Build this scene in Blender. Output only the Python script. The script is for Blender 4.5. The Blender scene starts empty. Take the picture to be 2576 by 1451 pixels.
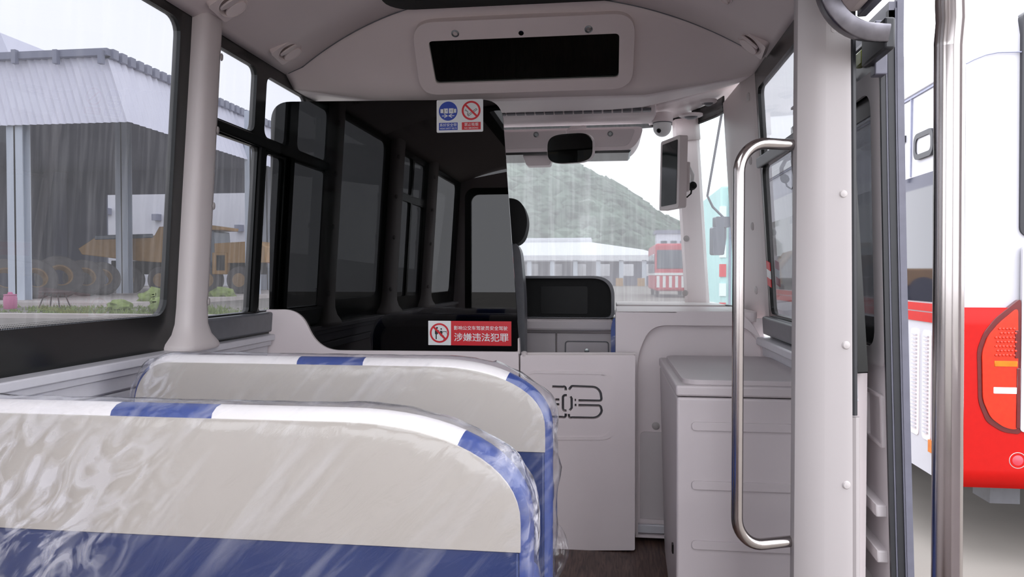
import bpy, bmesh, math, random
from mathutils import Vector, Matrix, noise
from mathutils.geometry import tessellate_polygon
random.seed(7)
S = bpy.context.scene
COL = S.collection
pi = math.pi

# ------------------------------------------------------------------ camera
FPX, CX, CY, EYE = 1860.0, 1288.0, 725.5, Vector((0, 0, 1.1))
PSI = math.atan(242 / FPX)
THE = math.atan(35.5 * math.cos(PSI) / FPX)
FW = Vector((-math.sin(PSI) * math.cos(THE), math.cos(PSI) * math.cos(THE), -math.sin(THE)))
RT = Vector((math.cos(PSI), math.sin(PSI), 0))
UP = RT.cross(FW)
cd = bpy.data.cameras.new('camera'); cam = bpy.data.objects.new('camera', cd); COL.objects.link(cam)
cd.sensor_width = 36; cd.lens = 36 * FPX / 2576; cd.clip_start = 0.02; cd.clip_end = 2000
cam.matrix_world = Matrix((( RT.x, UP.x, -FW.x, EYE.x), (RT.y, UP.y, -FW.y, EYE.y), (RT.z, UP.z, -FW.z, EYE.z), (0, 0, 0, 1)))
cd.dof.use_dof = False
S.camera = cam

# ------------------------------------------------------------------ world, light, exposure
W = bpy.data.worlds.new('overcast_sky'); S.world = W; W.use_nodes = True
wn, wl = W.node_tree.nodes, W.node_tree.links
bg = wn['Background']; bg.inputs['Strength'].default_value = 3.1
wtc = wn.new('ShaderNodeTexCoord'); wno = wn.new('ShaderNodeTexNoise'); wno.inputs['Scale'].default_value = 1.6; wno.inputs['Detail'].default_value = 4
wr = wn.new('ShaderNodeValToRGB'); wr.color_ramp.elements[0].color = (0.80, 0.81, 0.875, 1); wr.color_ramp.elements[1].color = (0.90, 0.905, 0.945, 1)
wl.new(wtc.outputs['Generated'], wno.inputs['Vector']); wl.new(wno.outputs['Fac'], wr.inputs['Fac']); wl.new(wr.outputs['Color'], bg.inputs['Color'])
S.view_settings.view_transform = 'Standard'; S.view_settings.look = 'None'
S.view_settings.exposure = 0.66; S.view_settings.gamma = 1.0; S.view_settings.use_curve_mapping = False
S.cycles.max_bounces = 12; S.cycles.diffuse_bounces = 6; S.cycles.glossy_bounces = 5; S.cycles.transparent_max_bounces = 24; S.cycles.transmission_bounces = 4
S.cycles.use_denoising = True
S.cycles.sample_clamp_indirect = 4.0

# ------------------------------------------------------------------ helpers: rays
def ray(px, py): return FW * FPX + RT * (px - CX) - UP * (py - CY)
def onp(px, py, o, n):
    d = ray(px, py); o = Vector(o); n = Vector(n); return EYE + d * ((o - EYE).dot(n) / d.dot(n))
def atY(px, py, Y): return onp(px, py, (0, Y, 0), (0, 1, 0))
def atX(px, py, X): return onp(px, py, (X, 0, 0), (1, 0, 0))
def atZ(px, py, Z): return onp(px, py, (0, 0, Z), (0, 0, 1))
class Plane:
    def __init__(s, o, u, v, n=None):
        s.o = Vector(o); s.u = Vector(u).normalized(); s.v = Vector(v).normalized()
        s.n = Vector(n).normalized() if n else s.u.cross(s.v).normalized()
    def P(s, a, b, d=0.0): return s.o + s.u * a + s.v * b + s.n * d
    def ab(s, px, py):
        p = onp(px, py, s.o, s.n) - s.o; return (p.dot(s.u), p.dot(s.v))
def rr(x0, x1, y0, y1, r, n=6):
    if not isinstance(r, (tuple, list)): r = (r,) * 4
    out = []
    for cx, cy, a0, q in ((x1 - r[0], y1 - r[0], 0, r[0]), (x0 + r[1], y1 - r[1], pi / 2, r[1]), (x0 + r[2], y0 + r[2], pi, r[2]), (x1 - r[3], y0 + r[3], 1.5 * pi, r[3])):
        if q <= 1e-6: out.append((cx, cy)); continue
        for k in range(n + 1):
            a = a0 + pi / 2 * k / n; out.append((cx + q * math.cos(a), cy + q * math.sin(a)))
    return out
def round_poly(pts, radii, n=6):
    out = []; m = len(pts)
    if not isinstance(radii, (tuple, list)): radii = (radii,) * m
    for i in range(m):
        p = Vector(pts[i]); a = Vector(pts[i - 1]); b = Vector(pts[(i + 1) % m]); r = radii[i]
        if r <= 0: out.append(tuple(p)); continue
        d1 = (a - p); d2 = (b - p); l = min(r, d1.length * .49, d2.length * .49)
        q1 = p + d1.normalized() * l; q2 = p + d2.normalized() * l
        for k in range(n + 1):
            t = k / n; out.append(tuple(q1 * (1 - t) ** 2 + p * 2 * t * (1 - t) + q2 * t * t))
    return out
def circ(cx, cy, r, n=24, ry=None): return [(cx + r * math.cos(2 * pi * k / n), cy + (ry or r) * math.sin(2 * pi * k / n)) for k in range(n)]
def stroke(pl, w):
    L_, R_ = [], []
    for i, p in enumerate(pl):
        p = Vector(p); a = Vector(pl[max(i - 1, 0)]); b = Vector(pl[min(i + 1, len(pl) - 1)])
        t = (b - a).normalized(); nn = Vector((-t.y, t.x)) * w / 2
        L_.append(tuple(p + nn)); R_.append(tuple(p - nn))
    return L_ + R_[::-1]
def bez(pts, n=8):
    out = []
    for i in range(len(pts) - 1): pass
    return out

# ------------------------------------------------------------------ helpers: meshes
class MB:
    def __init__(s): s.v = []; s.f = []
    def add(s, vs, fs):
        b = len(s.v); s.v += [tuple(v) for v in vs]; s.f += [tuple(i + b for i in f) for f in fs]; return s
    def box(s, x0, x1, y0, y1, z0, z1):
        return s.add([(x, y, z) for z in (z0, z1) for y in (y0, y1) for x in (x0, x1)], [(0, 2, 3, 1), (4, 5, 7, 6), (0, 1, 5, 4), (2, 6, 7, 3), (0, 4, 6, 2), (1, 3, 7, 5)])
    def obox(s, c, ax, ay, az):
        c, ax, ay, az = map(Vector, (c, ax, ay, az))
        return s.add([c + ax * i + ay * j + az * k for k in (-1, 1) for j in (-1, 1) for i in (-1, 1)], [(0, 2, 3, 1), (4, 5, 7, 6), (0, 1, 5, 4), (2, 6, 7, 3), (0, 4, 6, 2), (1, 3, 7, 5)])
    def plate(s, outer, holes=(), mp=None, d0=0.0, d1=0.01):
        """outline with holes, in a Plane (mp.P(a,b,d)), from depth d0 to d1"""
        loops = [list(outer)] + [list(h) for h in holes]
        P = mp.P if isinstance(mp, Plane) else mp
        tris = tessellate_polygon([[Vector((a, b, 0)) for a, b in l] for l in loops])
        flat = [p for l in loops for p in l]; n = len(flat)
        vs = [P(a, b, d1) for a, b in flat] + [P(a, b, d0) for a, b in flat]
        fs = []
        for t in tris:
            a, b, c = (flat[i] for i in t)
            if (b[0] - a[0]) * (c[1] - a[1]) - (b[1] - a[1]) * (c[0] - a[0]) < 0: t = t[::-1]
            fs.append(tuple(t)); fs.append(tuple(i + n for i in t[::-1]))
        k = 0
        for l in loops:
            m = len(l)
            for i in range(m):
                a = k + i; b = k + (i + 1) % m; fs.append((a, a + n, b + n, b))
            k += m
        return s.add(vs, fs)
    def flat(s, outer, mp, d=0.0, holes=()):
        loops = [list(outer)] + [list(h) for h in holes]
        tris = tessellate_polygon([[Vector((a, b, 0)) for a, b in l] for l in loops])
        return s.add([mp.P(a, b, d) for l in loops for a, b in l], [tuple(t) for t in tris])
    def tube(s, path, r, n=12, caps=True, square=False):
        path = [Vector(p) for p in path]; m = len(path); rs = r if isinstance(r, (list, tuple)) else [r] * m
        up = Vector((0, 0, 1)); rings = []; prev = None
        for i, p in enumerate(path):
            t = (path[min(i + 1, m - 1)] - path[max(i - 1, 0)]).normalized()
            if prev is None:
                x = t.cross(up) if abs(t.dot(up)) < .95 else t.cross(Vector((0, 1, 0)))
            else: x = prev - t * prev.dot(t)
            x.normalize(); y = t.cross(x); prev = x
            if square: rings.append([p + (x * a + y * b) * rs[i] for a, b in rr(-1, 1, -1, 1, .22, 3)])
            else: rings.append([p + (x * math.cos(2 * pi * k / n) + y * math.sin(2 * pi * k / n)) * rs[i] for k in range(n)])
        n = len(rings[0]); vs = [v for q in rings for v in q]; fs = []
        for i in range(m - 1):
            for k in range(n): fs.append((i * n + k, i * n + (k + 1) % n, (i + 1) * n + (k + 1) % n, (i + 1) * n + k))
        if caps: fs.append(tuple(range(n))[::-1]); fs.append(tuple((m - 1) * n + k for k in range(n)))
        return s.add(vs, fs)
    def lathe(s, prof, o, ax=(0, 0, 1), n=24, cap=True):
        o = Vector(o); ax = Vector(ax).normalized(); x = ax.orthogonal().normalized(); y = ax.cross(x)
        vs = [o + ax * h + (x * math.cos(2 * pi * k / n) + y * math.sin(2 * pi * k / n)) * r for r, h in prof for k in range(n)]; fs = []
        m = len(prof)
        for i in range(m - 1):
            for k in range(n): fs.append((i * n + k, i * n + (k + 1) % n, (i + 1) * n + (k + 1) % n, (i + 1) * n + k))
        if cap: fs.append(tuple(range(n))[::-1]); fs.append(tuple((m - 1) * n + k for k in range(n)))
        return s.add(vs, fs)
    def grid(s, fn, nu, nv, closed_u=False):
        vs = [fn(i / nu, j / nv) for j in range(nv + 1) for i in range(nu + (0 if closed_u else 1))]
        w = nu if closed_u else nu + 1; fs = []
        for j in range(nv):
            for i in range(nu): fs.append((j * w + i, j * w + (i + 1) % w, (j + 1) * w + (i + 1) % w, (j + 1) * w + i))
        return s.add(vs, fs)
    def build(s, name, mat, parent=None, smooth=False, bevel=0.0, seg=2, solid=0.0, angle=35):
        me = bpy.data.meshes.new(name); me.from_pydata(s.v, [], s.f); me.validate()
        bm = bmesh.new(); bm.from_mesh(me)
        if bevel or solid: bmesh.ops.remove_doubles(bm, verts=bm.verts, dist=1e-5)
        bmesh.ops.recalc_face_normals(bm, faces=bm.faces); bm.to_mesh(me); bm.free()
        o = bpy.data.objects.new(name, me); COL.objects.link(o); me.materials.append(mat)
        if solid:
            md = o.modifiers.new('solid', 'SOLIDIFY'); md.thickness = solid; md.offset = 0
        if bevel:
            md = o.modifiers.new('bevel', 'BEVEL'); md.width = bevel; md.segments = seg; md.limit_method = 'ANGLE'; md.angle_limit = math.radians(40); md.use_clamp_overlap = True
        if smooth or bevel:
            for p in me.polygons: p.use_smooth = True
            try: me.set_sharp_from_angle(angle=math.radians(angle))
            except Exception: pass
        if parent is not None:
            o.parent = parent
            if parent.type == 'EMPTY' and parent.parent is None: o.matrix_parent_inverse = Matrix.Translation(-parent.location)
        return o
def thing(name, label, cat, loc, group=None):
    o = bpy.data.objects.new(name, None); COL.objects.link(o); o.location = loc; o.empty_display_size = .05
    o['label'] = label; o['category'] = cat
    if group: o['group'] = group
    return o
def struct(o, label=None):
    o['kind'] = 'structure'
    if label: o['label'] = label
    return o
def sroot(name, loc=(0, 0, 0), label=None):
    o = bpy.data.objects.new(name, None); COL.objects.link(o); o.location = loc; o.empty_display_size = .05; return struct(o, label)
def tag(o, label, cat, group=None):
    o['label'] = label; o['category'] = cat
    if group: o['group'] = group
    return o
def text(body, mp, x, y, w, h, d, name, mat, parent, bold=0.0):
    """lettering fitted into the box (x, y, w, h) of a Plane, converted to a mesh"""
    cu = bpy.data.curves.new('lettering', 'FONT'); cu.body = body; cu.size = 1; cu.resolution_u = 3; cu.offset = bold
    to = bpy.data.objects.new('lettering', cu); COL.objects.link(to)
    bpy.context.view_layer.update()
    me0 = to.evaluated_get(bpy.context.evaluated_depsgraph_get()).to_mesh()
    vs = [v.co.copy() for v in me0.vertices]; fs = [tuple(p.vertices) for p in me0.polygons]
    to.to_mesh_clear() if hasattr(to, 'to_mesh_clear') else None
    bpy.data.objects.remove(to); bpy.data.curves.remove(cu)
    if not vs: return None
    x0 = min(v.x for v in vs); x1 = max(v.x for v in vs); y0 = min(v.y for v in vs); y1 = max(v.y for v in vs)
    m = MB(); m.add([mp.P(x + (v.x - x0) / (x1 - x0) * w, y + (v.y - y0) / (y1 - y0) * h, d) for v in vs], fs)
    return m.build(name, mat, parent)

# ------------------------------------------------------------------ materials
def lin(r, g, b):
    f = lambda c: (c / 255) / 12.92 if c / 255 <= .04045 else ((c / 255 + .055) / 1.055) ** 2.4
    return (f(r), f(g), f(b), 1)
def pm(name, rgb, rough=.5, metal=0.0, spec=.5, var=.06, scale=30, bump=0.0, bscale=200, coat=0.0, emit=None):
    m = bpy.data.materials.new(name); m.use_nodes = True; nt = m.node_tree; N = nt.nodes; K = nt.links
    p = N['Principled BSDF']; c = lin(*rgb)
    p.inputs['Roughness'].default_value = rough; p.inputs['Metallic'].default_value = metal
    p.inputs['Specular IOR Level'].default_value = spec; p.inputs['Coat Weight'].default_value = coat
    tc = N.new('ShaderNodeTexCoord'); no = N.new('ShaderNodeTexNoise'); no.inputs['Scale'].default_value = scale; no.inputs['Detail'].default_value = 3
    ra = N.new('ShaderNodeValToRGB')
    ra.color_ramp.elements[0].color = tuple(x * (1 - var) for x in c[:3]) + (1,); ra.color_ramp.elements[1].color = tuple(min(1, x * (1 + var)) for x in c[:3]) + (1,)
    ra.color_ramp.elements[0].position = .3; ra.color_ramp.elements[1].position = .7
    K.new(tc.outputs['Object'], no.inputs['Vector']); K.new(no.outputs['Fac'], ra.inputs['Fac']); K.new(ra.outputs['Color'], p.inputs['Base Color'])
    if bump:
        n2 = N.new('ShaderNodeTexNoise'); n2.inputs['Scale'].default_value = bscale; bu = N.new('ShaderNodeBump'); bu.inputs['Strength'].default_value = bump; bu.inputs['Distance'].default_value = .002
        K.new(tc.outputs['Object'], n2.inputs['Vector']); K.new(n2.outputs['Fac'], bu.inputs['Height']); K.new(bu.outputs['Normal'], p.inputs['Normal'])
    if emit: p.inputs['Emission Color'].default_value = lin(*rgb); p.inputs['Emission Strength'].default_value = emit
    return m
def schlick(N, K, f0=.045, normal=None):
    lw = N.new('ShaderNodeLayerWeight'); lw.inputs['Blend'].default_value = .5
    if normal is not None: K.new(normal, lw.inputs['Normal'])
    pw = N.new('ShaderNodeMath'); pw.operation = 'POWER'; pw.inputs[1].default_value = 5; K.new(lw.outputs['Facing'], pw.inputs[0])
    ma = N.new('ShaderNodeMath'); ma.operation = 'MULTIPLY_ADD'; ma.inputs[1].default_value = 1 - f0; ma.inputs[2].default_value = f0; K.new(pw.outputs[0], ma.inputs[0])
    return ma.outputs[0]
def glass(name, tint, gloss=1.0, film=0.0, streak=0.0, rough=0.0, fscale=8):
    """thin pane: tinted transparency, mirror reflection by Fresnel and an optional film of dried rain on it"""
    m = bpy.data.materials.new(name); m.use_nodes = True; nt = m.node_tree; N = nt.nodes; K = nt.links; N.remove(N['Principled BSDF'])
    out = N['Material Output']; tr = N.new('ShaderNodeBsdfTransparent'); tr.inputs['Color'].default_value = tuple(tint) + (1,)
    gl = N.new('ShaderNodeBsdfGlossy'); gl.inputs['Roughness'].default_value = rough
    mu = N.new('ShaderNodeMath'); mu.operation = 'MULTIPLY'; mu.inputs[1].default_value = gloss; K.new(schlick(N, K), mu.inputs[0])
    mx = N.new('ShaderNodeMixShader'); K.new(mu.outputs[0], mx.inputs[0]); K.new(tr.outputs[0], mx.inputs[1]); K.new(gl.outputs[0], mx.inputs[2])
    last = mx
    if film:
        tl = N.new('ShaderNodeBsdfTranslucent'); tl.inputs['Color'].default_value = (.9, .9, .92, 1)
        tc = N.new('ShaderNodeTexCoord'); mp = N.new('ShaderNodeMapping'); mp.inputs['Scale'].default_value = (fscale * 6, fscale * 6, fscale * .25)
        no = N.new('ShaderNodeTexNoise'); no.inputs['Scale'].default_value = 1; no.inputs['Detail'].default_value = 5
        K.new(tc.outputs['Object'], mp.inputs[0]); K.new(mp.outputs[0], no.inputs['Vector'])
        ra = N.new('ShaderNodeMapRange'); ra.inputs[1].default_value = .45; ra.inputs[2].default_value = .8; ra.inputs[3].default_value = film; ra.inputs[4].default_value = film + streak
        K.new(no.outputs['Fac'], ra.inputs[0])
        m2 = N.new('ShaderNodeMixShader'); K.new(ra.outputs[0], m2.inputs[0]); K.new(mx.outputs[0], m2.inputs[1]); K.new(tl.outputs[0], m2.inputs[2]); last = m2
    K.new(last.outputs[0], out.inputs['Surface']); return m

M = {}
M['plastic'] = pm('warm_grey_moulding', (226, 216, 217), .42, var=.03, scale=3, bump=.05, bscale=600)
M['plastic_dk'] = pm('grey_moulding', (206, 198, 199), .45, var=.03, scale=3, bump=.05, bscale=600)
M['ceil'] = pm('ceiling_lining', (222, 210, 208), .55, var=.03, scale=2, bump=.05, bscale=500)
M['pillar'] = pm('pillar_cover', (206, 198, 197), .45, var=.02, scale=2)
M['alu'] = pm('painted_rail', (205, 204, 210), .35, var=.03)
M['black'] = pm('black_frit', (20, 22, 22), .22, var=.1)
M['blackmatt'] = pm('black_plastic', (15, 16, 16), .6, spec=.25, var=.1, bump=.1)
M['rubber'] = pm('black_rubber', (30, 31, 36), .45, var=.12)
M['greyrubber'] = pm('grey_seal', (95, 95, 108), .4, var=.08)
M['sill'] = pm('dark_sill', (98, 99, 104), .35, var=.06)
M['steel'] = pm('polished_steel', (176, 170, 168), .17, metal=1, var=.04, scale=12)
M['armsteel'] = pm('worn_steel_arm', (112, 110, 116), .28, metal=1, var=.2, scale=25)
M['screw'] = pm('screw_cap', (176, 170, 169), .4, var=.05)
M['metal'] = pm('zinc_screw', (150, 155, 155), .3, metal=1, var=.1)
M['cream'] = pm('cream_seat_shell', (188, 182, 172), .42, var=.02, scale=4)
M['creamtop'] = pm('cream_leatherette', (226, 222, 220), .5, var=.03, scale=10, bump=.1)
M['blue'] = pm('blue_leatherette', (46, 68, 132), .45, var=.08, scale=12, bump=.12, bscale=350)
M['bluedk'] = pm('blue_seat_back', (34, 54, 104), .45, var=.05, scale=8)
M['floor'] = None
M['white'] = pm('sticker_white', (228, 230, 230), .4, var=.01)
M['signblue'] = pm('sticker_blue', (38, 70, 170), .4, var=.02)
M['signred'] = pm('sticker_red', (206, 24, 38), .4, var=.02)
M['signblack'] = pm('sticker_black', (22, 26, 24), .4, var=.02)
M['screen'] = pm('dark_screen', (22, 32, 31), .12, var=.3, scale=6)
M['lens'] = pm('lens_black', (8, 9, 10), .08, var=.1)
M['mirror'] = pm('mirror_silver', (225, 230, 228), .02, metal=1, var=.01)
M['wbus'] = pm('white_bus_paint', (184, 184, 190), .3, var=.01, spec=.3)
M['redbus'] = pm('red_bus_paint', (178, 14, 9), .4, spec=.2, var=.03)
M['busglass'] = pm('dark_bus_glass', (40, 42, 52), .03, var=.05, spec=.28)
M['redlens'] = pm('red_lens', (200, 40, 8), .15, var=.15, scale=40, coat=.2)
M['darklens'] = pm('dark_red_lens', (95, 14, 18), .12, var=.1, coat=.6)
M['amber'] = pm('amber_lens', (200, 110, 10), .15, var=.1)
M['yellow'] = pm('yellow_machine_paint', (168, 128, 68), .45, var=.1, scale=2)
M['tyre'] = pm('tyre_rubber', (84, 81, 82), .8, var=.15, scale=4)
M['rim'] = pm('yellow_rim', (150, 122, 86), .5, var=.15, scale=4)
M['sheet'] = pm('pale_cladding', (232, 232, 246), .5, var=.03, scale=.3)
M['gutter'] = pm('grey_gutter', (135, 138, 158), .5, var=.08)
M['conc_col'] = pm('painted_column', (196, 204, 216), .6, var=.05)
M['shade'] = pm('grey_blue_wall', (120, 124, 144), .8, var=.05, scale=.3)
M['whitewall'] = pm('white_wall', (226, 226, 232), .7, var=.03, scale=.3)
M['concrete'] = pm('yard_concrete', (122, 117, 111), .85, var=.14, scale=.9, bump=.2, bscale=20)
M['kerb'] = pm('kerb_concrete', (190, 182, 178), .8, var=.08, scale=2)
M['pink'] = pm('pink_plastic', (206, 120, 160), .5, var=.1)
M['dkwood'] = pm('dark_stool', (70, 64, 66), .7, var=.1)
M['leaf'] = pm('hazed_hill_foliage', (104, 121, 108), .9, var=.45, scale=.12)  # greyed green: distance haze is put into the foliage colour
M['post'] = pm('door_post_cover', (158, 152, 152), .45, var=.02, scale=2)
M['cablining'] = pm('cab_lining', (240, 231, 231), .5, var=.02, scale=3)
M['lensmatt'] = pm('instrument_screen', (8, 9, 10), .4, spec=.2)
M['locker'] = pm('locker_plastic', (184, 176, 178), .42, var=.03, scale=3, bump=.05, bscale=600)
M['leafgrey'] = pm('door_lining', (206, 200, 202), .5, var=.03, scale=3)
M['grass'] = pm('yard_grass', (122, 138, 78), .9, var=.3, scale=3)
M['roofwhite'] = pm('pale_shed_roof', (226, 228, 234), .6, var=.02, scale=.1)
M['teal'] = pm('pale_teal_box', (176, 210, 208), .5, var=.05, scale=1)
M['redtruck'] = pm('red_coach_paint', (200, 66, 80), .4, var=.1, scale=1)
M['glassdk'] = pm('cab_glass', (70, 82, 96), .08, var=.1)
M['blueplastic'] = pm('blue_wrapped_seat', (80, 104, 176), .4, var=.1)
M['greenlt'] = pm('lime_marker', (120, 130, 40), .4, var=.2)

# wood-grain vinyl
m = bpy.data.materials.new('wood_grain_vinyl'); m.use_nodes = True; N = m.node_tree.nodes; K = m.node_tree.links; p = N['Principled BSDF']
tc = N.new('ShaderNodeTexCoord'); mp_ = N.new('ShaderNodeMapping'); mp_.inputs['Scale'].default_value = (26, 2.2, 1); no = N.new('ShaderNodeTexNoise'); no.inputs['Scale'].default_value = 3; no.inputs['Detail'].default_value = 8; no.inputs['Distortion'].default_value = 1.2
ra = N.new('ShaderNodeValToRGB'); ra.color_ramp.elements[0].color = lin(48, 34, 30); ra.color_ramp.elements[1].color = lin(104, 80, 72); ra.color_ramp.elements[0].position = .32; ra.color_ramp.elements[1].position = .7
K.new(tc.outputs['Object'], mp_.inputs[0]); K.new(mp_.outputs[0], no.inputs['Vector']); K.new(no.outputs['Fac'], ra.inputs['Fac']); K.new(ra.outputs['Color'], p.inputs['Base Color']); p.inputs['Roughness'].default_value = .45
M['floor'] = m

M['pane'] = glass('side_glass', (.222, .227, .238), 1.0, film=.03, streak=.03)
M['windscreen'] = glass('windscreen_glass', (.245, .256, .253), .6, film=.16, streak=.07)
M['quarter'] = glass('quarter_glass', (.42, .49, .485), .6, film=.12, streak=.03)
M['tinted'] = glass('smoked_partition', (.022, .025, .024), .75)
M['clear'] = glass('clear_glass', (.93, .94, .94), .6)  # untinted panes of the unseen windows, for extra daylight
M['led'] = glass('display_cover', (.35, .4, .38), 1.2)

# clear film over the seats
m = bpy.data.materials.new('clear_plastic_film'); m.use_nodes = True; N = m.node_tree.nodes; K = m.node_tree.links; N.remove(N['Principled BSDF'])
tr = N.new('ShaderNodeBsdfTransparent'); tr.inputs['Color'].default_value = (.97, .97, .985, 1)
gl = N.new('ShaderNodeBsdfGlossy'); gl.inputs['Roughness'].default_value = .12
tl = N.new('ShaderNodeBsdfDiffuse'); tl.inputs['Color'].default_value = (.86, .85, .90, 1)
tc = N.new('ShaderNodeTexCoord'); mr0 = N.new('ShaderNodeMapping'); mr0.inputs['Rotation'].default_value = (0, -.75, 0); K.new(tc.outputs['Object'], mr0.inputs[0])
mp_ = N.new('ShaderNodeMapping'); mp_.inputs['Scale'].default_value = (1, 1, .4)
no = N.new('ShaderNodeTexNoise'); no.inputs['Scale'].default_value = 26; no.inputs['Detail'].default_value = 6; no.inputs['Distortion'].default_value = .8
bu = N.new('ShaderNodeBump'); bu.inputs['Strength'].default_value = .55; bu.inputs['Distance'].default_value = .006
K.new(mr0.outputs[0], mp_.inputs[0]); K.new(mp_.outputs[0], no.inputs['Vector']); K.new(no.outputs['Fac'], bu.inputs['Height']); K.new(bu.outputs['Normal'], gl.inputs['Normal'])
mx = N.new('ShaderNodeMixShader'); K.new(schlick(N, K, .05, bu.outputs['Normal']), mx.inputs[0]); K.new(tr.outputs[0], mx.inputs[1]); K.new(gl.outputs[0], mx.inputs[2])
mp2 = N.new('ShaderNodeMapping'); mp2.inputs['Scale'].default_value = (26, 20, 3.2)  # slanting white streaks painted into the film as its highlights
n2 = N.new('ShaderNodeTexNoise'); n2.inputs['Scale'].default_value = 1; n2.inputs['Detail'].default_value = 6; n2.inputs['Distortion'].default_value = .5
K.new(mr0.outputs[0], mp2.inputs[0]); K.new(mp2.outputs[0], n2.inputs['Vector'])
n3 = N.new('ShaderNodeTexNoise'); n3.inputs['Scale'].default_value = 3.4; n3.inputs['Detail'].default_value = 2; K.new(tc.outputs['Object'], n3.inputs['Vector'])
mr = N.new('ShaderNodeMapRange'); mr.inputs[1].default_value = .50; mr.inputs[2].default_value = .72; mr.inputs[3].default_value = .03; mr.inputs[4].default_value = .34; K.new(n2.outputs['Fac'], mr.inputs[0])
mr2 = N.new('ShaderNodeMapRange'); mr2.inputs[1].default_value = .42; mr2.inputs[2].default_value = .66; mr2.inputs[3].default_value = .10; mr2.inputs[4].default_value = 1.0; K.new(n3.outputs['Fac'], mr2.inputs[0])
mm = N.new('ShaderNodeMath'); mm.operation = 'MULTIPLY'; K.new(mr.outputs[0], mm.inputs[0]); K.new(mr2.outputs[0], mm.inputs[1])
last = mm.outputs[0]
n4 = N.new('ShaderNodeTexNoise'); n4.inputs['Scale'].default_value = 22; n4.inputs['Detail'].default_value = 7; n4.inputs['Distortion'].default_value = 2.2; K.new(mp_.outputs[0], n4.inputs['Vector'])
for cen, rad, amt in (((-1.0, 1.14, .69), .26, .5), ((-.82, 1.14, .76), .16, .3), ((-.10, 1.20, .70), .10, .55), ((-.16, 1.2, .80), .08, .45), ((-.16, 1.92, .70), .10, .4), ((-1.22, 1.9, .80), .12, .5)):
    vd = N.new('ShaderNodeVectorMath'); vd.operation = 'DISTANCE'; vd.inputs[1].default_value = cen; K.new(tc.outputs['Object'], vd.inputs[0])
    a1 = N.new('ShaderNodeMapRange'); a1.inputs[1].default_value = rad; a1.inputs[2].default_value = rad * .3; a1.inputs[3].default_value = 0; a1.inputs[4].default_value = amt; K.new(vd.outputs['Value'], a1.inputs[0])
    a2 = N.new('ShaderNodeMapRange'); a2.inputs[1].default_value = .42; a2.inputs[2].default_value = .62; K.new(n4.outputs['Fac'], a2.inputs[0])
    a3 = N.new('ShaderNodeMath'); a3.operation = 'MULTIPLY'; K.new(a1.outputs[0], a3.inputs[0]); K.new(a2.outputs[0], a3.inputs[1])
    a4 = N.new('ShaderNodeMath'); a4.operation = 'MAXIMUM'; K.new(last, a4.inputs[0]); K.new(a3.outputs[0], a4.inputs[1]); last = a4.outputs[0]
m2 = N.new('ShaderNodeMixShader'); K.new(last, m2.inputs[0]); K.new(mx.outputs[0], m2.inputs[1]); K.new(tl.outputs[0], m2.inputs[2])
K.new(m2.outputs[0], N['Material Output'].inputs['Surface']); M['film'] = m

# ================================================================== THE BUS CABIN
LK = .065
LW = Plane((-1.43, 0, .85), (0, 1, 0), (LK, 0, 1), (1, 0, -LK))      # left wall: a = Y, b = height over the sill
RW = Plane((.645, 0, .85), (0, 1, 0), (-LK, 0, 1), (-1, 0, -LK))
YB, YBULK = -.85, 2.72

fl = struct(MB().box(-1.45, .40, YB, 4.25, -.04, 0).box(.40, .66, 1.92, 4.0, -.04, 0).box(.40, .66, YB, .9, -.04, 0).build('floor', M['floor']), 'dark brown wood-grain floor covering')

# --- ceiling
def zc(x, y=0):
    u = min(1.0, abs((x + .385) / .975)); ze = 1.955 if x < -.385 else 1.905
    return ze + (2.12 - ze) * (1 - u ** 2.5)
def ys(x):
    u = (x + .385) / .975; t = min(1, max(0, (abs(u) - .30) / .62)); t = t ** 1.25
    return 2.695 + (.30 if u < 0 else .15) * t
def ceil_pt(u, v, y0, y1):
    x = -1.36 + u * 1.95; return (x, y0 + (y1 - y0) * v, zc(x))
ce = sroot('ceiling', (0, 0, 2.1), 'grey moulded ceiling lining')
UA, UB = .300, .741; lm = MB()
lm.grid(lambda u, v: ceil_pt(u, v, YB, -.43), 40, 2).grid(lambda u, v: ceil_pt(u, v, 1.53, ys(-1.36 + u * 1.95)), 60, 6)
lm.grid(lambda u, v: ceil_pt(u * UA, v, -.43, 1.53), 12, 6).grid(lambda u, v: ceil_pt(UB + u * (1 - UB), v, -.43, 1.53), 12, 6)
lm.build('lining', M['ceil'], ce, smooth=True, solid=.02)
# front bulkhead
def zb(x):
    u = abs((x + .385) / .975); return 1.835 + .075 * max(0, u - .55) / .45
def yb(x):
    u = abs((x + .385) / .975); return 3.06 + .03 * u * u
def bulk(u, v):
    x = -1.36 + u * 1.955; z0 = zc(x); z1 = zb(x)
    t = v; y0 = ys(x) + .007; return (x, y0 + (yb(x) - y0) * t, z0 + (z1 - z0) * t)
MB().grid(lambda u, v: (-1.36 + u * 1.955, ys(-1.36 + u * 1.955) + .004, zc(-1.36 + u * 1.955) + .012 + .02 * (v - .5)), 60, 1).build('seam_strip', M['sill'], ce)
MB().tube([(-1.345 + 1.915 * k / 60, ys(-1.345 + 1.915 * k / 60) + .003, zc(-1.345 + 1.915 * k / 60) - .0105) for k in range(61)], .0026, 6).build('seam', M['sill'], ce)
MB().grid(bulk, 60, 10).build('front_bulkhead', M['ceil'], ce, smooth=True, solid=.012)
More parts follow.
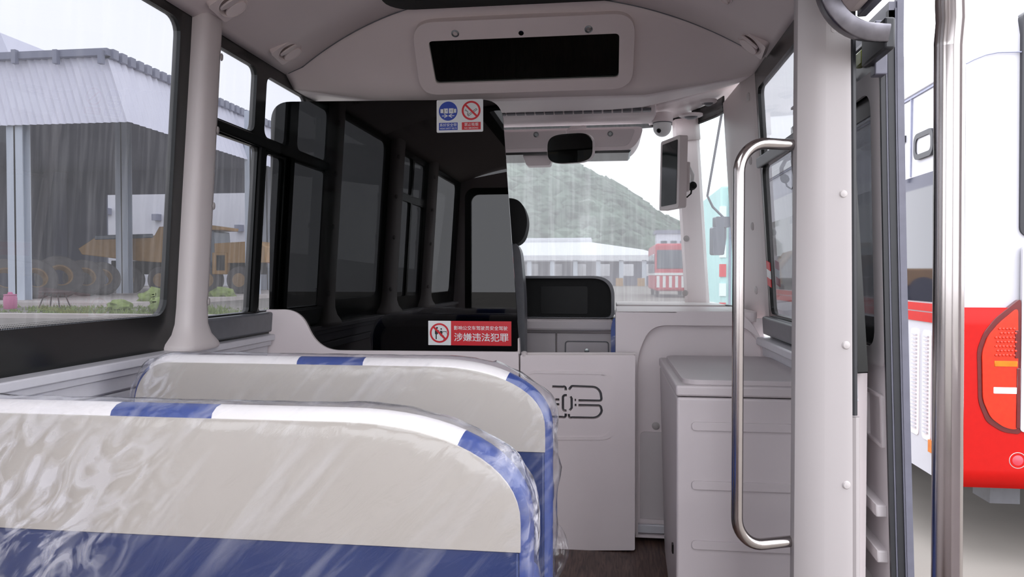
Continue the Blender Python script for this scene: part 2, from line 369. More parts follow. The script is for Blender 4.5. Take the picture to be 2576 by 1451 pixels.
# cab ceiling in front of the bulkhead, then the grille step down to the roller box
def cabc(u, v):
    x = -1.36 + u * 1.955; t = v
    z0 = zb(x); uu = abs((x + .385) / .975)
    z = z0 + .012 * t + .03 * t * t + (.05 * max(0, uu - .4) * (1 if x > -.385 else -.6)) * t
    return (x, yb(x) + (3.52 - yb(x)) * t, z)
MB().grid(cabc, 40, 8).build('cab_lining', M['cablining'], ce, smooth=True, solid=.012)
def cabc2(u, v):
    x = .22 + u * .42; return (x, 3.52 + v * .62, cabc((x + 1.36) / 1.955, 1)[2] + .02 * v)
MB().grid(cabc2, 8, 8).build('corner_lining', M['plastic'], ce, smooth=True, solid=.012)
MB().grid(lambda u, v: (-1.46 + u * .30, 3.45 + v * .70, 1.90 + .02 * v), 4, 4).build('corner_lining', M['plastic'], ce, smooth=True, solid=.012)
lip = MB()
prof = [(3.50, 1.880), (3.54, 1.852), (3.60, 1.845), (3.70, 1.853), (3.76, 1.850), (3.78, 1.90), (3.50, 1.90)]
lip.plate(prof, (), lambda a, b, d: Vector((d, a, b)), -1.3, .22).build('grille_ledge', M['plastic'], ce, bevel=.008)
sl = []
for k in range(26):
    x = -.98 + k * .0455
    MB().box(x, x + .038, 3.487, 3.52, 1.858, 1.871).build('grille_slot', M['sill'], ce)
# roof hatch frame at the top of the picture
h0 = atY(1000, 6, 2.62); h1 = atY(1605, 4, 2.62)
rh = sroot('window_5', (-.35, 2.3, 2.1), 'black-rimmed roof hatch')
hp = Plane((0, 0, 2.108), (1, 0, 0), (0, 1, 0), (0, 0, -1))
MB().plate(rr(-.80, .11, 2.05, 2.67, .09), [rr(-.72, .03, 2.14, 2.58, .06)], hp, -.03, .035).build('hatch_rim', M['blackmatt'], rh, bevel=.01)
MB().flat(rr(-.73, .04, 2.13, 2.59, .06), hp, -.02).build('hatch_panel', M['blackmatt'], rh)

sk = sroot('added_window_12', (-.35, .5, 2.1), 'added roof light behind the camera')  # unseen roof opening added to brighten the cabin and seats
MB().plate(rr(-.80, .11, -.46, 1.56, .09), [rr(-.72, .03, -.38, 1.48, .06)], hp, -.03, .02).build('frame', M['blackmatt'], sk, bevel=.01)
MB().flat(rr(-.73, .04, -.39, 1.49, .06), hp, -.02).build('pane', M['clear'], sk)
# --- left wall
wl_ = struct(MB().plate([(YB, -.86), (3.9, -.86), (3.9, -.005), (YB, -.005)], (), LW, -.04, 0).build('wall_left', M['plastic_dk']), 'grey lower side wall under the left windows')
tr1 = sroot('trim_1', (-1.43, 1, .84), 'ribbed pale rail along the left windowsill')
for b0, b1, d in ((-.022, .004, .05), (-.045, -.022, .035), (-.088, -.045, .022), (-.094, -.088, .01), (-.13, -.094, .018)):
    MB().plate([(YB, b0), (2.935, b0), (2.935, b1), (YB, b1)], (), LW, -.002, d).build('rib', M['alu'], tr1, bevel=.004)

def window(name, y0, y1, b0, b1, panes, wall, frame_mat='black', mull=(), label=None, pane_d=-.012, glassmat='pane'):
    r = sroot(name, wall.P((y0 + y1) / 2, b0, 0), label)
    MB().plate(rr(y0, y1, b0, b1, .004, 1), [rr(*q) for q in panes], wall, -.025, 0).build('frame', M[frame_mat], r)
    for q in panes:
        q = list(q); e = .006
        MB().flat(rr(q[0] - e, q[1] + e, q[2] - e, q[3] + e, q[4]), wall, pane_d).build('pane', M[glassmat], r)
    return r
zt = 1.115
w1 = window('window_1', 1.36, 2.34, -.008, zt, [(1.43, 2.232, .118, 1.07, .05)], LW, label='large fixed side window left of the pillar')
w2 = window('window_2', 2.34, 3.34, -.008, zt, [(2.375, 2.755, .808, 1.058, .035), (2.838, 3.235, .808, 1.052, .035), (2.375, 2.79, .10, .755, .018), (2.872, 3.235, .10, .745, .018)], LW, label='divided side window with sliding lower pane')
# wide bar, mullion and sill of the divided window stand proud
MB().plate([(2.36, .762), (3.3, .752), (3.3, .80), (2.36, .80)], (), LW, 0, .018).build('transom', M['black'], w2, bevel=.006)
MB().plate([(2.795, .1), (2.838, .1), (2.838, .76), (2.795, .76)], (), LW, 0, .014).build('mullion', M['blackmatt'], w2, bevel=.004)
MB().plate([(2.38, .012), (3.3, .012), (3.3, .095), (2.38, .095)], (), LW, 0, .03).build('sill', M['sill'], w2, bevel=.008)
MB().plate([(2.38, -.0), (3.3, -.0), (3.3, .012), (2.38, .012)], (), LW, 0, .018).build('sill_seal', M['black'], w2)
# halftone dots along the lower edge of the big pane
dm = MB()
for k in range(150):
    for j in range(3):
        y = 1.44 + k * .0052 + (j % 2) * .0026; b = .1195 + j * .0042
        if y < 2.2: dm.flat(circ(y, b, .0019 - j * .0004, 6), LW, -.0115)
dd = dm.build('dot_fringe', M['black'], w1); dd['kind'] = 'stuff'
mk = MB()
a, b = LW.ab(397, 741)
for j, (dy, db, w, h) in enumerate(((-.008, 0, .012, .003), (.006, 0, .003, .009), (-.004, -.008, .012, .002), (-.004, -.014, .014, .002), (0, -.024, .02, .003))):
    mk.flat(rr(a + dy - w / 2, a + dy + w / 2, b + db - h / 2, b + db + h / 2, .0005, 1), LW, -.011)
mk.build('glass_stamp', M['signblack'], w1)
a, b = LW.ab(500, 741); mk = MB()
for j, (dy, db, w, h) in enumerate(((-.008, 0, .012, .003), (.006, 0, .003, .009), (-.004, -.008, .012, .002), (-.004, -.014, .014, .002))):
    mk.flat(rr(a + dy - w / 2, a + dy + w / 2, b + db - h / 2, b + db + h / 2, .0005, 1), LW, -.011)
mk.build('glass_stamp', M['signblack'], w2)
w3 = window('window_3', .22, 1.36, -.008, zt, [(.45, .78, .808, 1.06, .035), (.82, 1.13, .808, 1.06, .035), (.45, .78, .10, .755, .02), (.82, 1.13, .10, .755, .02)], LW, label='side window beside the camera')
w4 = window('window_4', YB, .22, -.008, zt, [(-.72, .13, .10, 1.06, .05)], LW, label='rear side window on the left', glassmat='clear')
# left pillar cover with flared foot
def pillar_left(name, yc, wid, label):
    r = sroot(name, LW.P(yc, 0, 0), label)
    rows = [(0.0, 1.85, .075), (.010, 1.88, .08), (.022, 1.80, .076), (.05, 1.30, .062), (.085, 1.06, .053), (.14, 1.0, .05), (.5, .99, .05), (1.0, .92, .05), (1.12, .92, .05)]
    sec = [(-1, 0), (-.98, .55), (-.8, .9), (-.5, 1.0), (0, 1.03), (.5, 1.0), (.8, .9), (.98, .55), (1, 0)]
    def fn(u, v):
        i = min(int(v * (len(rows) - 1) + 1e-6), len(rows) - 1); b, k, d = rows[i]
        j = min(int(u * (len(sec) - 1) + 1e-6), len(sec) - 1); s_, e = sec[j]
        return LW.P(yc + wid / 2 * k * s_, b, d * e)
    m_ = MB().grid(fn, len(sec) - 1, len(rows) - 1); n0 = len(sec)
    m_.f.append(tuple(range(n0)))
    m_.build('cover', M['pillar'], r, smooth=True, angle=60)
    for b in (.16, .49, .75, 1.0):
        MB().lathe([(.013, 0), (.013, .003), (.009, .006), (.001, .007)], LW.P(yc + wid * .36, b, .0475), LW.n * .9 + Vector((0, .35, 0))).build('screw_cap', M['screw'], r, smooth=True)
    return r
pillar_left('trim_2', 2.352, .13, 'moulded cover on the left window pillar with flared foot')
pillar_left('trim_3', 1.27, .20, 'moulded cover on the pillar beside the camera')
pillar_left('trim_4', .30, .16, 'moulded cover on the rear pillar')

# --- rear wall (seen in the smoked partition)
rp = Plane((0, YB, 0), (1, 0, 0), (0, 0, 1), (0, 1, 0))
wr_ = struct(MB().plate([(-1.43, 0), (.645, 0), (.645, 1.0), (.59, 1.95), (-.385, 2.14), (-1.36, 1.97), (-1.43, 1.0)], [rr(-1.3, .52, .56, 1.88, .08)], rp, -.05, 0).build('wall_rear', M['plastic']), 'rear wall')
w6 = sroot('window_6', (-.4, YB, .82), 'rear window enlarged for daylight')  # opening enlarged and glazed clear to light the seat backs
MB().flat(rr(-1.31, .53, .55, 1.89, .08), rp, -.03).build('pane', M['clear'], w6)
MB().plate(rr(-1.32, .54, .54, 1.90, .09), [rr(-1.26, .48, .60, 1.84, .07)], rp, -.028, .004).build('frame', M['black'], w6)

# --- right wall
wr2 = struct(MB().box(.645, .685, 2.07, 3.7, 0, .845).build('wall_right', M['plastic']), 'grey lower side wall behind the locker')
w7 = window('window_7', 2.02, 3.07, -.008, 1.08, [(2.10, 3.03, .70, .985, .03), (2.10, 3.03, .095, .675, .03)], RW, label='right side window ahead of the door pillar')
MB().plate([(2.05, .655), (3.06, .675), (3.06, .715), (2.05, .70)], (), RW, 0, .016).build('transom', M['sill'], w7, bevel=.005)
MB().plate([(2.05, .012), (3.06, .012), (3.06, .085), (2.05, .085)], (), RW, 0, .03).build('sill', M['sill'], w7, bevel=.008)
tr5 = sroot('trim_5', (.64, 2.6, .83), 'pale rail under the right window')
for b0, b1, d in ((-.03, .002, .055), (-.075, -.03, .035), (-.085, -.075, .012)):
    MB().plate([(2.03, b0), (3.08, b0), (3.08, b1), (2.03, b1)], (), RW, -.002, d).build('rib', M['alu'], tr5, bevel=.006)
# rear right wall and window behind the doorway
struct(MB().plate([(YB, -.85), (.88, -.85), (.88, 1.08), (YB, 1.08)], [rr(-.75, .75, .1, 1.02, .05)], RW, -.04, 0).build('wall_right', M['plastic']), 'right wall behind the doorway')
w8 = sroot('window_8', RW.P(0, .1, 0), 'unseen right rear window, clear for daylight'); MB().flat(rr(-.76, .76, .09, 1.03, .05), RW, -.02).build('pane', M['clear'], w8)  # out-of-view opening with clear glass, added for cabin daylight
# door header
hd = sroot('trim_6', (.6, 1.4, 1.78), 'grey cover above the doorway')
MB().plate([(.50, 1.93), (.54, 1.80), (.575, 1.745), (.612, 1.745), (.612, 1.99), (.5, 1.99)], (), lambda a, b, d: Vector((a, d, b)), .85, 1.93).build('cover', M['ceil'], hd, bevel=.012, seg=3)
MB().box(.612, .635, .85, 1.95, 1.74, 1.97).build('seal', M['greyrubber'], hd, bevel=.004)
q = atY(2128, 24, 1.82); MB().lathe([(.016, 0), (.016, .002), (.012, .004), (.001, .005)], (.56, 1.74, 1.772), (-.6, -.3, -.6)).build('screw_cap', M['screw'], hd, smooth=True)

# --- front right corner: pillars and quarter glass
def strip(path, z0, z1, nz, lean=LK, zref=.85):
    """vertical strip over a plan path, leaning inwards with height"""
    def fn(u, v):
        t = u * (len(path) - 1); i = min(int(t), len(path) - 2); t -= i
        x = path[i][0] * (1 - t) + path[i + 1][0] * t; y = path[i][1] * (1 - t) + path[i + 1][1] * t; z = z0 + (z1 - z0) * v
        return (x - (z - zref) * lean, y, z)
    return fn
tr7 = sroot('trim_7', (.62, 3.3, .94), 'pale pillar between the right window and quarter glass')
MB().grid(strip([(.656, 3.055), (.645, 3.065), (.638, 3.09), (.618, 3.68), (.622, 3.70), (.66, 3.71)], .90, 1.925, 1), 25, 4).build('cover', M['pillar'], tr7, smooth=True, solid=.004)
for px, py in ((1885, 243), (1890, 404), (1895, 569), (1904, 730)):
    pp = onp(px, py, (.638, 3.09, .85), (-1, -.035, -LK)); MB().lathe([(.017, 0), (.017, .002), (.012, .005), (.001, .006)], pp + Vector((-.003, 0, 0)), (-1, -.15, -LK)).build('screw_cap', M['screw'], tr7, smooth=True)
w9 = sroot('window_9', (.55, 3.8, .9), 'narrow quarter glass beside the windscreen')
qpath = [(.622, 3.68), (.60, 3.78), (.54, 3.93), (.505, 3.98)]
MB().grid(strip(qpath, .945, 1.885, 1), 12, 6).build('pane', M['quarter'], w9, smooth=True)
def edge_tube(path, z0, z1, r, mat, root, nm):
    f = strip(path, z0, z1, 1)
    pts = [f(k / 10, 0) for k in range(11)] + [f(1, k / 8) for k in range(1, 9)] + [f(1 - k / 10, 1) for k in range(1, 11)] + [f(0, 1 - k / 8) for k in range(1, 9)]
    MB().tube(pts, r, 8).build(nm, mat, root, smooth=True)
edge_tube(qpath, .945, 1.885, .006, M['black'], w9, 'seal')
MB().grid(strip(qpath, 1.885, 1.96, 1), 12, 2).build('header', M['black'], w9, smooth=True, solid=.006)
tr8 = sroot('trim_8', (.45, 4.0, .94), 'cream windscreen pillar')
MB().grid(strip([(.53, 3.95), (.515, 3.945), (.485, 3.955), (.45, 3.97), (.425, 3.99), (.415, 4.03), (.42, 4.06)], .90, 1.905, 1), 24, 4).build('cover', M['cablining'], tr8, smooth=True, solid=.004)
MB().grid(strip([(.535, 3.945), (.512, 3.937), (.48, 3.945), (.445, 3.96), (.418, 3.98), (.406, 4.03), (.42, 4.06)], 1.80, 1.915, 1), 24, 2).build('cap', M['cablining'], tr8, smooth=True, solid=.004)
for px, py in ((1729, 340), (1727, 600), (1724, 737)):
    pp = onp(px, py, (.435, 3.965, .9), (-.45, -.9, 0)); MB().lathe([(.016, 0), (.016, .002), (.011, .004), (.001, .005)], pp + Vector((-.001, -.004, 0)), (-.45, -.9, 0)).build('screw_cap', M['screw'], tr8, smooth=True)
w10 = sroot('window_10', (-.39, 4.2, .9), 'rain-streaked windscreen')
wpath = [(.42, 4.03), (.25, 4.12), (0, 4.19), (-.39, 4.22), (-.78, 4.19), (-1.03, 4.12), (-1.2, 4.03)]
MB().grid(strip(wpath, .86, 1.94, 1, lean=0), 24, 6).build('pane', M['windscreen'], w10, smooth=True)
MB().grid(strip([(x, y + .01) for x, y in wpath], 1.905, 2.02, 1, lean=0), 24, 1).build('header', M['black'], w10, smooth=True, solid=.01)
# left front corner, mirrored behind the smoked partition
tr9 = sroot('trim_9', (-1.4, 3.5, .9), 'left front pillar')
mir = lambda pa: [(-.785 - x, y) for x, y in pa]
fL = strip(mir([(.645, 3.30), (.618, 3.70)]), .9, 1.96, 1, lean=-LK)
w13 = sroot('added_window_13', (-1.4, 3.5, .9), "driver's side window behind the smoked partition"); MB().grid(fL, 4, 4).build('pane', M['clear'], w13)  # hidden clear pane added to lighten the cab
MB().grid(strip(mir([(.53, 3.95), (.45, 3.97), (.415, 4.03)]), .9, 1.96, 1, lean=-LK), 4, 4).build('cover', M['pillar'], tr9, solid=.01)
MB().grid(strip(mir(qpath), 1.84, 1.97, 1, lean=-LK), 8, 2).build('header', M['pillar'], tr9, smooth=True, solid=.02)
w11 = sroot('window_11', (-1.35, 3.8, .9), 'left quarter glass'); MB().grid(strip(mir(qpath), .9, 1.96, 1, lean=-LK), 8, 4).build('pane', M['quarter'], w11, smooth=True)
# front end below the windscreen
fw_ = [(.645, 3.7), (.60, 3.85), (.52, 4.0), (.42, 4.08), (.25, 4.15), (0, 4.22), (-.39, 4.25), (-.78, 4.22), (-1.03, 4.15), (-1.2, 4.08), (-1.31, 4.0), (-1.39, 3.85), (-1.43, 3.7)]
struct(MB().grid(strip(fw_, -.04, .90, 1, lean=0), 36, 2).build('wall_front', M['plastic_dk'], solid=.02), 'front wall under the windscreen')

# --- door pillar (the big white post) with its rubber edge
tr10 = sroot('trim_10', (.52, 1.9, 0), 'broad white door pillar with round screw caps')
secp = [(.498, 2.07), (.468, 1.965), (.4585, 1.935), (.463, 1.914), (.486, 1.902), (.53, 1.899), (.5345, 1.8995), (.585, 1.9035), (.605, 1.912), (.605, 2.07)]
def pil(u, v):
    t = u * (len(secp) - 1); i = min(int(t + 1e-6), len(secp) - 1); x, y = secp[i]; z = v * 1.99
    if i >= 5: x += -.028 * (v ** 1.3) * (i - 4) / 5
    return (x, y, z)
mpil = MB().grid(pil, len(secp) - 1, 10); mpil.build('cover', M['post'], tr10, smooth=True, angle=50)
for px, py in ((2096, 76), (2120, 488), (2127, 868), (2128, 1219)):
    pp = atY(px, py, 1.907); MB().lathe([(.0105, 0), (.0105, .003), (.008, .006), (.001, .0075)], pp, (.2, -1, 0)).build('screw_cap', M['screw'], tr10, smooth=True)
def xe(z): return pil(8 / (len(secp) - 1), z / 1.99)[0]
sm = MB(); sm.tube([(xe(z) + .008, 1.93, z) for z in (.75, 1.0, 1.2, 1.4, 1.6, 1.80)], .0095, 8); sm.build('seal', M['rubber'], tr10, smooth=True)
sm = MB(); sm.tube([(xe(z) + .012, 1.935, z) for z in (.0, .2, .4, .6, .745)], .012, 8); sm.build('edge_strip', M['post'], tr10, smooth=True)

# --- handrail on the pillar
def bend(pts, r, n=8):
    out = [Vector(pts[0])]
    for i in range(1, len(pts) - 1):
        p = Vector(pts[i]); a = (Vector(pts[i - 1]) - p).normalized(); b = (Vector(pts[i + 1]) - p).normalized(); ri = r[i - 1] if isinstance(r, (list, tuple)) else r
        c = p + (a + b) * ri
        for k in range(n + 1):
            t = k / n * pi / 2; out.append(c - b * ri * math.cos(t) - a * ri * math.sin(t))
    out.append(Vector(pts[-1])); return out
hr = thing('handrail', 'bent steel handrail fixed to the front of the white door pillar', 'handrail', (.318, 1.88, .42))
pth = bend([(.476, 1.945, 1.425), (.318, 1.88, 1.425), (.318, 1.88, .424), (.476, 1.945, .424)], [.075, .075], 10)
MB().tube(pth, .0142, 20).build('tube', M['steel'], hr, smooth=True, angle=60)

# --- grab pole by the doorway
gp = thing('grab_pole', 'thick vertical steel pole nearest the camera beside the doorway', 'pole', (atY(2383, 1451, .93).x, .93, 0))
gx0, gx1, gx2 = atY(2383, 1451, .93).x, atY(2389, 120, .93).x, atY(2393, 30, .93).x; gz = atY(2389, 120, .93).z
MB().tube([(gx0 - .001, .93, 0), (gx0, .93, .6), (gx1, .93, gz)], .0164, 24).build('tube', M['steel'], gp, smooth=True, angle=60)
MB().tube([(gx1, .93, gz), (gx1, .93, gz + .004), (gx1 + .002, .93, gz + .03), (gx2, .93, gz + .05), (gx2, .93, 2.03)], [.0164, .0166, .0168, .0170, .0170], 24).build('upper_sleeve', M['steel'], gp, smooth=True, angle=60)
MB().lathe([(.035, 0), (.035, .006), (.019, .014)], (gx0, .93, 0)).build('foot_flange', M['steel'], gp, smooth=True)

# ================================================================== OPEN DOOR LEAF
d1 = sroot('door_1', (.77, 2.0, .3), 'open sliding door leaf hanging outside the doorway')
def lx(z): return .686 + .034 * (max(0, 1.72 - z) / 1.25) ** 1.25
class Curved:
    def P(s, a, b, d=0): return Vector((lx(b) - d, a, b))
DL = Curved()
def dplate(nm, outer, holes, d0, d1_, mat, bevel=0, par=None):
    return MB().plate(outer, holes, DL.P, d0, d1_).build(nm, mat, par or d1, bevel=bevel)
def dense(y0, y1, z0, z1, n=14):
    return [(y0, z0 + (z1 - z0) * k / n) for k in range(n + 1)] + [(y1, z1 + (z0 - z1) * k / n) for k in range(n + 1)]
def leafbox(m_, y0, y1, z0, z1, d0, d1_, n=12):
    def gq(u, v):
        z = z0 + (z1 - z0) * v; c = [(0, 0), (0, 1), (1, 1), (1, 0)][int(u * 4 + 1e-6) % 4]
        return (lx(z) - (d0 + (d1_ - d0) * c[1]), y0 + (y1 - y0) * c[0], z)
    b_ = len(m_.v); m_.grid(gq, 4, n, closed_u=True); m_.f.append((b_, b_ + 1, b_ + 2, b_ + 3)); m_.f.append(tuple(b_ + n * 4 + i for i in range(4))); return m_
def densify(pts, st=.05):
    out = []
    for i, p in enumerate(pts):
        q_ = pts[(i + 1) % len(pts)]; n = max(1, int(math.hypot(q_[0] - p[0], q_[1] - p[1]) / st))
        for k in range(n): out.append((p[0] + (q_[0] - p[0]) * k / n, p[1] + (q_[1] - p[1]) * k / n))
    return out
fm = MB(); leafbox(fm, 2.004, 2.07, .90, 1.63, -.035, -.004); leafbox(fm, 2.004, 2.95, .02, .90, -.035, -.004); leafbox(fm, 2.86, 2.95, .90, 1.63, -.035, -.004); leafbox(fm, 2.004, 2.95, 1.60, 1.66, -.035, -.004, 2)
fm.build('frame_panel', M['leafgrey'], d1)
leafbox(MB(), 2.065, 2.865, .89, 1.61, -.022, -.020).build('pane', M['pane'], d1)
leafbox(MB(), 2.065, 2.865, .90, .985, -.019, -.012, 3).build('lower_frit', M['black'], d1)
leafbox(MB(), 2.065, 2.865, 1.53, 1.61, -.019, -.012, 3).build('upper_frit', M['black'], d1)
dplate('window_trim', densify(round_poly([(2.008, .86), (2.88, .86), (2.88, 1.635), (2.008, 1.635)], .03)), [densify(round_poly([(2.072, .905), (2.85, .905), (2.85, 1.585), (2.072, 1.585)], .06))], -.006, .002, M['leafgrey'])
dplate('upper_panel', [(2.004, 1.62), (2.95, 1.62), (2.95, 1.74), (2.004, 1.74)], (), -.03, -.012, M['rubber'])
dplate('top_rail', [(1.99, 1.735), (2.95, 1.735), (2.95, 1.79), (1.99, 1.79)], (), -.05, -.016, M['greyrubber'])
dplate('guide_strip', [(2.01, 1.728), (2.95, 1.728), (2.95, 1.736), (2.01, 1.736)], (), -.02, -.004, M['alu'])
for (o0, o1, y0, y1, z1, mt) in ((-.002, .010, 1.994, 2.004, 1.742, 'rubber'), (.010, .014, 1.992, 2.004, 1.745, 'greyrubber'), (.014, .030, 1.990, 2.004, 1.768, 'rubber'), (.030, .034, 1.986, 2.004, 1.772, 'greyrubber'), (.034, .050, 1.984, 2.004, 1.800, 'greyrubber')):
    m_ = MB(); zs = [.02 + (z1 - .02) * j / 16 for j in range(17)]
    def gq(u, v):
        z = zs[min(int(v * 16 + 1e-6), 16)]; c = [(0, 0), (0, 1), (1, 1), (1, 0)][int(u * 4 + 1e-6) % 4]
        return (lx(z) + o0 + (o1 - o0) * c[1], y0 + (y1 - y0) * c[0], z)
    m_.grid(gq, 4, 16, closed_u=True); m_.f.append((0, 1, 2, 3)); m_.f.append(tuple(16 * 4 + i for i in range(4))); m_.build('edge_gasket', M[mt], d1)
MB().box(.690, .696, 2.07, 2.34, 1.60, 1.70).build('lock_plate', M['sill'], d1)
MB().tube([(.688, 2.23, 1.655), (.678, 2.23, 1.655), (.678, 2.19, 1.66)], .005, 8).build('lever', M['steel'], d1, smooth=True)
MB().box(.672, .690, 2.10, 2.15, 1.665, 1.705).build('lime_tag', M['greenlt'], d1, bevel=.004)
dplate('handle_recess', round_poly([(2.03, .645), (2.15, .655), (2.15, .79), (2.03, .785)], .008), [round_poly([(2.04, .655), (2.14, .662), (2.14, .78), (2.04, .777)], .006)], -.006, .004, M['leafgrey'])
for z in (.24, .365, .485):
    MB().plate([(2.03, z - .02), (2.24, z), (2.24, z + .03), (2.03, z + .012)], (), DL.P, -.006, .022).build('rib', M['leafgrey'], d1, bevel=.004)
# swing arm
pa = bend([(.494, 1.80, 2.02), (.494, 1.80, 1.665), (.640, 1.84, 1.665)], [.115], 12)
MB().tube(pa, .0205, square=True).build('swing_arm', M['armsteel'], d1, smooth=True, angle=30)
b0 = Vector((.705, 1.90, 1.67))
MB().box(.636, .662, 1.83, 1.99, 1.625, 1.70).build('arm_bracket', M['rubber'], d1, bevel=.006)
MB().box(.660, .690, 1.96, 1.995, 1.60, 1.735).build('bracket_plate', M['greyrubber'], d1, bevel=.003)
# ceiling bracket to the left of the arm
cb = struct(MB().box(.40, .475, 1.75, 1.82, 1.90, 2.0).build('trim_11', M['blackmatt'], bevel=.01), 'black fixing where the door arm enters the ceiling')

# ================================================================== CEILING FITTINGS
def on_ceiling(px, py):
    d = ray(px, py).normalized(); t = .5
    for _ in range(4000):
        p = EYE + d * t
        if p.z >= zc(p.x) - .011: break
        t += .001
    return p
def vent(px, py, label, dx=0, size=.062, rot=0.0):
    p = on_ceiling(px, py); e = .01
    nz = Vector((1.9 * (zc(p.x + e) - zc(p.x - e)) / (2 * e), -.16, -1)).normalized()
    v_ = Vector((0, 1, 0)); u_ = v_.cross(nz).normalized()
    c_, s_ = math.cos(rot), math.sin(rot); u_, v_ = u_ * c_ + v_ * s_, v_ * c_ - u_ * s_
    pl = Plane(p, u_, v_, nz)
    r = thing('air_vent', label, 'vent', p, 'air vents in the ceiling')
    MB().plate(rr(-size, size, -size * 1.05, size * 1.05, .012), [circ(0, 0, size * .80, 32)], pl, -.03, .007).build('plate', M['ceil'], r, bevel=.003)
    MB().lathe([(size * .80, .0), (size * .83, .010), (size * .78, .014), (size * .72, .008), (size * .70, -.006)], p, nz, 32, cap=False).build('ring', M['ceil'], r, smooth=True)
    MB().plate(circ(0, 0, size * .80, 32), (), pl, -.012, -.006).build('throat', M['plastic_dk'], r)
    for s in (-1, 1):
        q_ = [(size * .60 * math.cos(t), s * size * .02 + size * .34 * math.sin(t) + s * size * .33) for t in [2 * pi * k / 24 for k in range(24)]]
        fp = Plane(p + nz * .008, pl.u, pl.v + nz * .22 * s, None)
        fp.n = nz
        MB().plate(q_, (), fp, -.004, .003).build('flap', M['ceil'], r, bevel=.001)
    return r
vent(727, 125, 'round flap air vent above the divided left window', rot=-.1)
vent(582, 8, 'round flap air vent at the top edge, near the left pillar', rot=-.1)
vent(1890, 105, 'round flap air vent in the right ceiling by the white door pillar', rot=.1)
vent(1830, -6, 'air vent ring cut by the top edge on the right', size=.02)

# display in the bulkhead
u_ = Vector((1, 0, 0)); v_ = Vector((0, -(3.06 - YBULK), (2.12 - 1.835))).normalized(); n_ = u_.cross(v_)
if n_.y > 0: n_ = -n_
BK = Plane(Vector((-.385, YBULK - .015, 2.12)) + n_ * .012, u_, v_, n_)
def bkpt(px, py): return BK.ab(px, py)
a0, bt = bkpt(1037, 50); a1, _ = bkpt(1598, 50); c0, bb = bkpt(1060, 232); c1, _ = bkpt(1590, 228)
ds = thing('display', 'wide black display in a pale frame on the front ceiling bulkhead', 'display', BK.P((a0 + a1) / 2, (bt + bb) / 2, 0))
s0, st = bkpt(1082, 96); s1, _ = bkpt(1555, 92); s2, sb = bkpt(1100, 204); s3, _ = bkpt(1556, 198)
hole = round_poly([(s0 - .004, st), (s1 + .004, st), (s3, sb), (s2 - .002, sb)], .018)
outl = round_poly([(a0, bt), (a1, bt), (c1, bb), (c0, bb)], .085, 10)
MB().plate(outl, [hole], BK, -.01, .022).build('frame', M['ceil'], ds, bevel=.008, seg=3)
MB().plate(round_poly([(s0 - .012, st + .01), (s1 + .012, st + .01), (s3 + .01, sb - .01), (s2 - .012, sb - .01)], .018), (), BK, -.012, .004).build('screen', M['screen'], ds)
MB().flat(hole, BK, .012).build('cover_glass', M['led'], ds)
for px, py in ((1147, 76), (1481, 65)):
    a, b = bkpt(px, py); r_ = MB().lathe([(.015, 0), (.015, .003), (.010, .005), (.009, .001), (.001, .001)], BK.P(a, b, .021), n_).build('screw', M['metal'], ds, smooth=True)
a, b = bkpt(1312, 75); MB().lathe([(.010, 0), (.010, .002), (.001, .003)], BK.P(a, b, .021), n_).build('sensor', M['lens'], ds, smooth=True)

# front roller box over the windscreen
rb = thing('roller_box', 'pale overhead cover with two screws above the windscreen', 'panel', (-.4, 3.78, 1.73))
FB = Plane((0, 3.76, 0), (1, 0, 0), (0, 0, 1), (0, -1, 0))
A = lambda px, py: FB.ab(px, py)
xr, zt_ = A(1612, 318); xb, zb_ = A(1588, 376)
MB().plate(round_poly([(-1.25, zb_), (xb, zb_), (xr - .005, zb_ + .05), (xr + .015, zt_), (-1.25, zt_)], [.02, .06, .03, .03, .02]), (), FB, -.28, .0).build('housing', M['plastic'], rb, bevel=.006)
MB().plate(round_poly([(-1.2, zb_ + .018), (xb - .015, zb_ + .018), (xr - .025, zt_ - .012), (-1.2, zt_ - .012)], [.01, .03, .02, .01]), (), FB, .0, .006).build('cover_panel', M['plastic_dk'], rb, bevel=.003)
for px, py in ((1349, 339), (1535, 337)):
    a, b = A(px, py); MB().lathe([(.014, 0), (.014, .003), (.009, .005), (.008, .002), (.001, .002)], FB.P(a, b, .006), FB.n).build('screw', M['metal'], rb, smooth=True)
x0_, z1_ = A(1322, 383); x1_, z0_ = A(1392, 412)
MB().plate(round_poly([(x0_, z0_), (x1_ - .02, z0_), (x1_, z1_ + .02), (x0_ - .03, z1_ + .02)], .012), (), FB, -.12, -.05).build('sensor_pod', M['plastic'], rb, bevel=.006)
MB().plate([(-1.25, zb_ - .012), (xb - .01, zb_ - .012), (xb, zb_), (-1.25, zb_)], (), FB, -.29, -.02).build('seal', M['black'], rb)

# rear-view mirror
rm = thing('rear_view_mirror', 'rounded dark mirror hanging under the pale overhead cover', 'mirror', atY(1434, 372, 3.62))
MP = Plane(atY(1434, 373, 3.62), (1, -.25, 0), (0, -.085, 1))
MP.n = -MP.n if MP.n.y > 0 else MP.n
def sup(a, b, n=40, e=3.4): return [(a * math.copysign(abs(math.cos(t)) ** (2 / e), math.cos(t)), b * math.copysign(abs(math.sin(t)) ** (2 / e), math.sin(t))) for t in [2 * pi * k / n for k in range(n)]]
MB().plate(sup(.1165, .0725), (), MP, -.035, .004).build('housing', M['plastic_dk'], rm, bevel=.004)
MB().plate(sup(.1145, .0705), (), MP, .002, .0055).build('mirror_glass', M['mirror'], rm)
MB().tube([MP.P(-.02, .06, -.02), MP.P(-.022, .085, -.02), MP.P(-.005, .102, -.03), MP.P(.05, .108, -.09)], .006, 8).build('arm', M['plastic'], rm, smooth=True)
MB().obox(MP.P(.03, .104, -.05), MP.u * .035, MP.v * .006, MP.n * .018).build('mount', M['plastic'], rm, bevel=.003)

